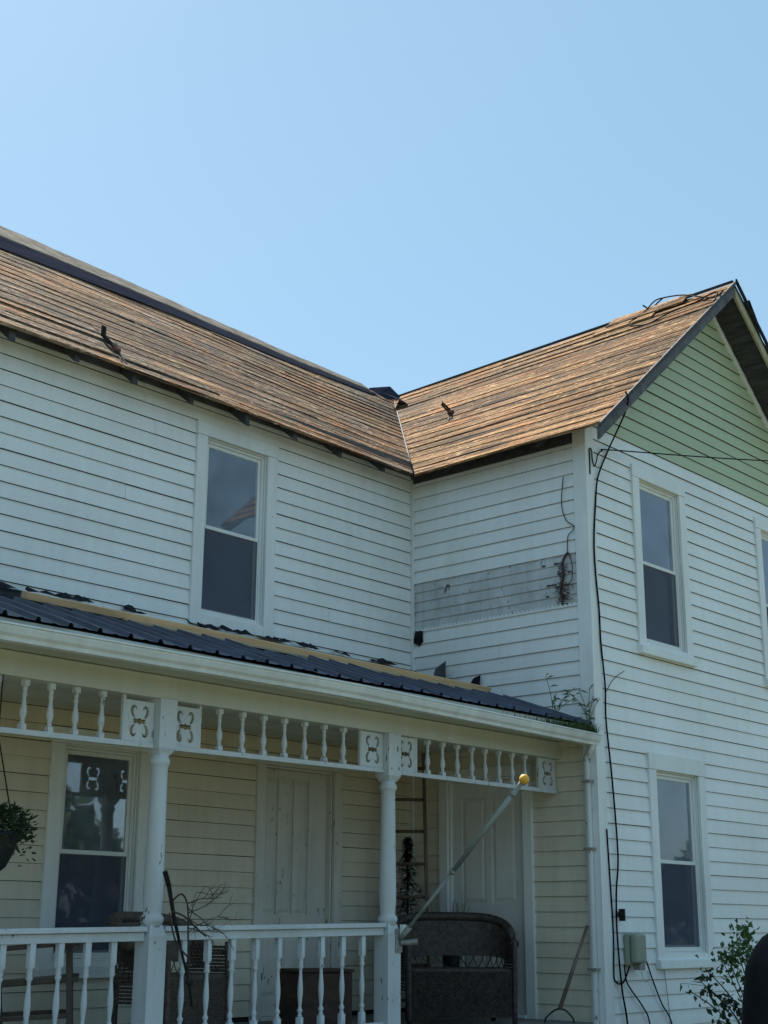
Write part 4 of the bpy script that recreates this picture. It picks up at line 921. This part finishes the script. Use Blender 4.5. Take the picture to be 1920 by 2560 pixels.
for i in range(7):
    m = MB(); twig(m, Vector((-4.37, -1.91, 1.50 + .03 * i)), Vector((random.uniform(.2, 1), random.uniform(-.4, .1), random.uniform(-.35, .6))).normalized(), random.uniform(.16, .30), .0042, 2); m.build('twig', 'bark', e)
m = MB(); m.tube([(-4.335, -1.905, 1.19), (-4.33, -1.905, 1.225)], .024, 8); m.build('tie', 'felt', e)

# ------------------------------------------------------------------ hanging basket
e = empty('hanging_basket', (-5.72, -1.75, 1.85), 'dark hanging flower basket at the left edge of the porch', 'hanging plant')
HC = Vector((-5.74, -1.74, 0)); m = MB(); m.lathe([(1.82, .05), (1.86, .10), (1.95, .145), (2.04, .165), (2.06, .17), (2.062, .15)], HC.x, HC.y, 24); m.build('pot', 'pot_dark', e)
for a in (0, 2.1, 4.2): m = MB(); m.tube([(HC.x + .16 * math.cos(a), HC.y + .16 * math.sin(a), 2.06), (HC.x, HC.y, 2.62)], .0045, 5); m.build('hanger_wire', 'iron', e)
m = MB(); m.tube([(HC.x, HC.y, 2.61), (HC.x, HC.y, 2.98)], .004, 5); m.build('hook', 'iron', e)
def leaves(n, fn, size, m, w=.45):
    for i in range(n):
        c, d = fn(); c = Vector(c); d = Vector(d).normalized(); sd = d.cross(Vector((random.gauss(0, 1), random.gauss(0, 1), random.gauss(0, 1)))).normalized(); L = size * random.uniform(.6, 1.3); up = sd.cross(d) * L * .12
        p0, p1, p2, p3 = c, c + d * L * .45 + sd * L * w * .5 + up, c + d * L, c + d * L * .45 - sd * L * w * .5 + up; m.face([p0, p1, p2]); m.face([p0, p2, p3])
def fb():
    a = random.uniform(0, 6.28); ph = random.uniform(-.35, 1.0); r = random.uniform(.55, 1.05); d = Vector((math.cos(a) * math.cos(ph), math.sin(a) * math.cos(ph), math.sin(ph) * .7)); droop = random.random() < .16
    c = HC + Vector((0, 0, 2.07)) + d * .235 * r
    if droop: c.z -= random.uniform(.0, .16); c += Vector((math.cos(a), math.sin(a), 0)) * .02
    return c, d + Vector((random.gauss(0, .5), random.gauss(0, .5), random.gauss(0, .5)))
m = MB(); leaves(1700, fb, .038, m); m.build('foliage', 'leaf_dark', e)

# ------------------------------------------------------------------ weeds in the gutter
def blades(n, fn, m):
    for i in range(n):
        p, h, lean, w = fn(); p = Vector(p); lean = Vector(lean); sd = lean.cross(Vector((0, 0, 1))); sd = sd.normalized() if sd.length > .01 else Vector((1, 0, 0)); q = p + Vector((0, 0, h * .6)) + lean * h * .25; t = p + Vector((0, 0, h * .9)) + lean * h * .75
        m.face([p - sd * w, p + sd * w, q + sd * w * .8, q - sd * w * .8]); m.face([q - sd * w * .8, q + sd * w * .8, t])
m = MB(); blades(1500, lambda: ((-.03 - abs(random.gauss(0, .42)), random.uniform(-2.17, -2.03), 3.14), random.uniform(.05, .13), (random.gauss(0, .7), random.gauss(-.1, .7), 0), .0028), m)
tag(m.build('gutter_grass', 'grass_weed'), 'short green grass growing in the end of the gutter', 'grass', kind='stuff')
def weed(name, base, hs, label, seed):
    random.seed(seed); e = empty(name, base, label, 'weed', None); Bv = Vector(base)
    for k, (dx, dy, h) in enumerate(hs):
        m = MB(); tip = Bv + Vector((dx, dy, h)); mid = Bv + Vector((dx * .3, dy * .3, h * .55)); st = spline([Bv, mid, tip], 5); m.tube(st, .0028, 5); s = m.build('stem', 'grass_weed', e)
        m = MB()
        for j in range(4):
            p = random.choice(st[3:]); d = Vector((random.gauss(0, .6), random.gauss(0, .6), random.uniform(.1, .9))).normalized(); L = random.uniform(.06, .13); sd = d.cross(f_).normalized() * .007; q = p + d * L * .5; t = p + d * L + Vector((0, 0, -.02)); m.face([p, q + sd, q - sd]); m.face([q + sd, t, q - sd])
        m.build('blade', 'grass_weed', s)
weed('tall_weed', (-.42, -1.98, 3.24), [(.02, -.02, .26), (-.03, .05, .40), (.10, -.1, .24), (.16, -.12, .22), (.12, -.15, .30)], 'tall grassy weed rooted on the porch roof edge', 3)
weed('gutter_weed', (-.06, -2.10, 3.20), [(.02, -.04, .30), (-.06, .05, .34), (.03, -.10, .27), (-.10, .05, .26), (-.05, -.05, .36)], 'pale green weed sprouting against the wing corner board', 5)
random.seed(21)
m = MB(); m.tube(spline([(.121, -2.16, 3.532), (.247, -2.165, 3.673), (.426, -2.175, 3.777)], 5), .004, 5); tag(m.build('dry_twig', 'bark'), 'thin dry twig sticking out behind the thick wall cable', 'twig')

# ------------------------------------------------------------------ shrub and black cover at lower right
e = empty('shrub', (.35, -3.15, 0), 'leafy shrub with bare lower twigs in front of the gable wall', 'shrub')
SB = Vector((.62, -3.2, .25)); tips = []
stems = [((.30, -3.2, 1.50), .55), ((.42, -3.2, 1.52), .6), ((.55, -3.15, 1.53), .6), ((.20, -3.25, 1.38), .4), ((.14, -3.2, 1.33), .4), ((.05, -3.2, 1.30), .3), ((-.05, -3.1, 1.24), .25), ((-.22, -3.15, 1.15), .2), ((-.3, -3.1, 1.08), .15), ((-.12, -3.3, 1.02), .2), ((-.25, -3.3, .88), .15), ((0, -3.35, .95), .2), ((.1, -3.0, 1.1), .2)]
for i, (t, k) in enumerate(stems):
    t = Vector(t); mid = lerp(SB, t, .55) + Vector((.10 + .05 * random.random(), 0, .10 * (1 if t.z < 1.25 else -.2))); sp = spline([SB, mid, t], 6); m = MB(); m.tube(sp, [lerp(.010, .003, j / (len(sp) - 1)) for j in range(len(sp))], 6); m.build('branch', 'bark', e); tips.append((sp, k))
for top, name, mt, n, sz in ((True, 'leaves', 'leaf', 360, .050), (False, 'leaves', 'leaf_dark', 150, .062)):
    def fs():
        sp, k = random.choice([q for q in tips if (q[0][-1].z > 1.28) == top]); p = sp[-1 - min(int(abs(random.gauss(0, 2.2 if top else 3.5))), 9)]
        s = .035 if top else .03; return p + Vector((random.gauss(0, s), random.gauss(0, s), random.gauss(0, s))), (random.gauss(0, .7), random.gauss(0, .7), random.gauss(.45 if top else -.4, .6))
    m = MB(); leaves(n, fs, sz, m, .62); m.build(name, mt, e)
m = MB(); leaves(1, lambda: ((-.27, -3.0, 1.135), (-.2, 0, -1)), .075, m, .8); m.tube(spline([(-.27, -3.0, 1.13), (-.1, -3.02, 1.12), (.12, -3.05, 1.07), (.35, -3.15, .8)], 5), .002, 4); m.build('stray_leaf', 'leaf', e)
# black cover: a draped lumpy form
m = MB(); n = 40; rows = []; zt = 1.56
prof = [(0.0, .60), (.35, .60), (.60, .585), (.88, .56), (1.05, .535), (1.20, .505), (1.26, .495), (1.33, .46), (1.42, .395), (1.49, .325), (1.535, .235), (1.558, .12), (1.565, .01)]
CB = Vector((-.125, -3.96, 0)); base = len(m.v)
for z, r in prof:
    for j in range(n):
        a = 2 * math.pi * j / n; rr = r * (1 + .035 * math.sin(a * 7 + z * 2) * cl((1.3 - z) / .8) + .02 * nz(math.cos(a) * 2, math.sin(a) * 2, z * 3)); m.v.append((CB.x + rr * math.cos(a) * 1.02, CB.y + rr * math.sin(a) * .8, z + .01 * nz(math.cos(a), math.sin(a), z)))
for i in range(len(prof) - 1):
    for j in range(n): m.sm.add(len(m.f)); m.f.append((i * n + j, i * n + (j + 1) % n, (i + 1) * n + (j + 1) % n, (i + 1) * n + j))
m.f.append(tuple((len(prof) - 1) * n + j for j in range(n)))
tag(m.build('black_cover', 'black_cloth'), 'smooth black rounded shape in the lower right corner before the shrub', 'cover')
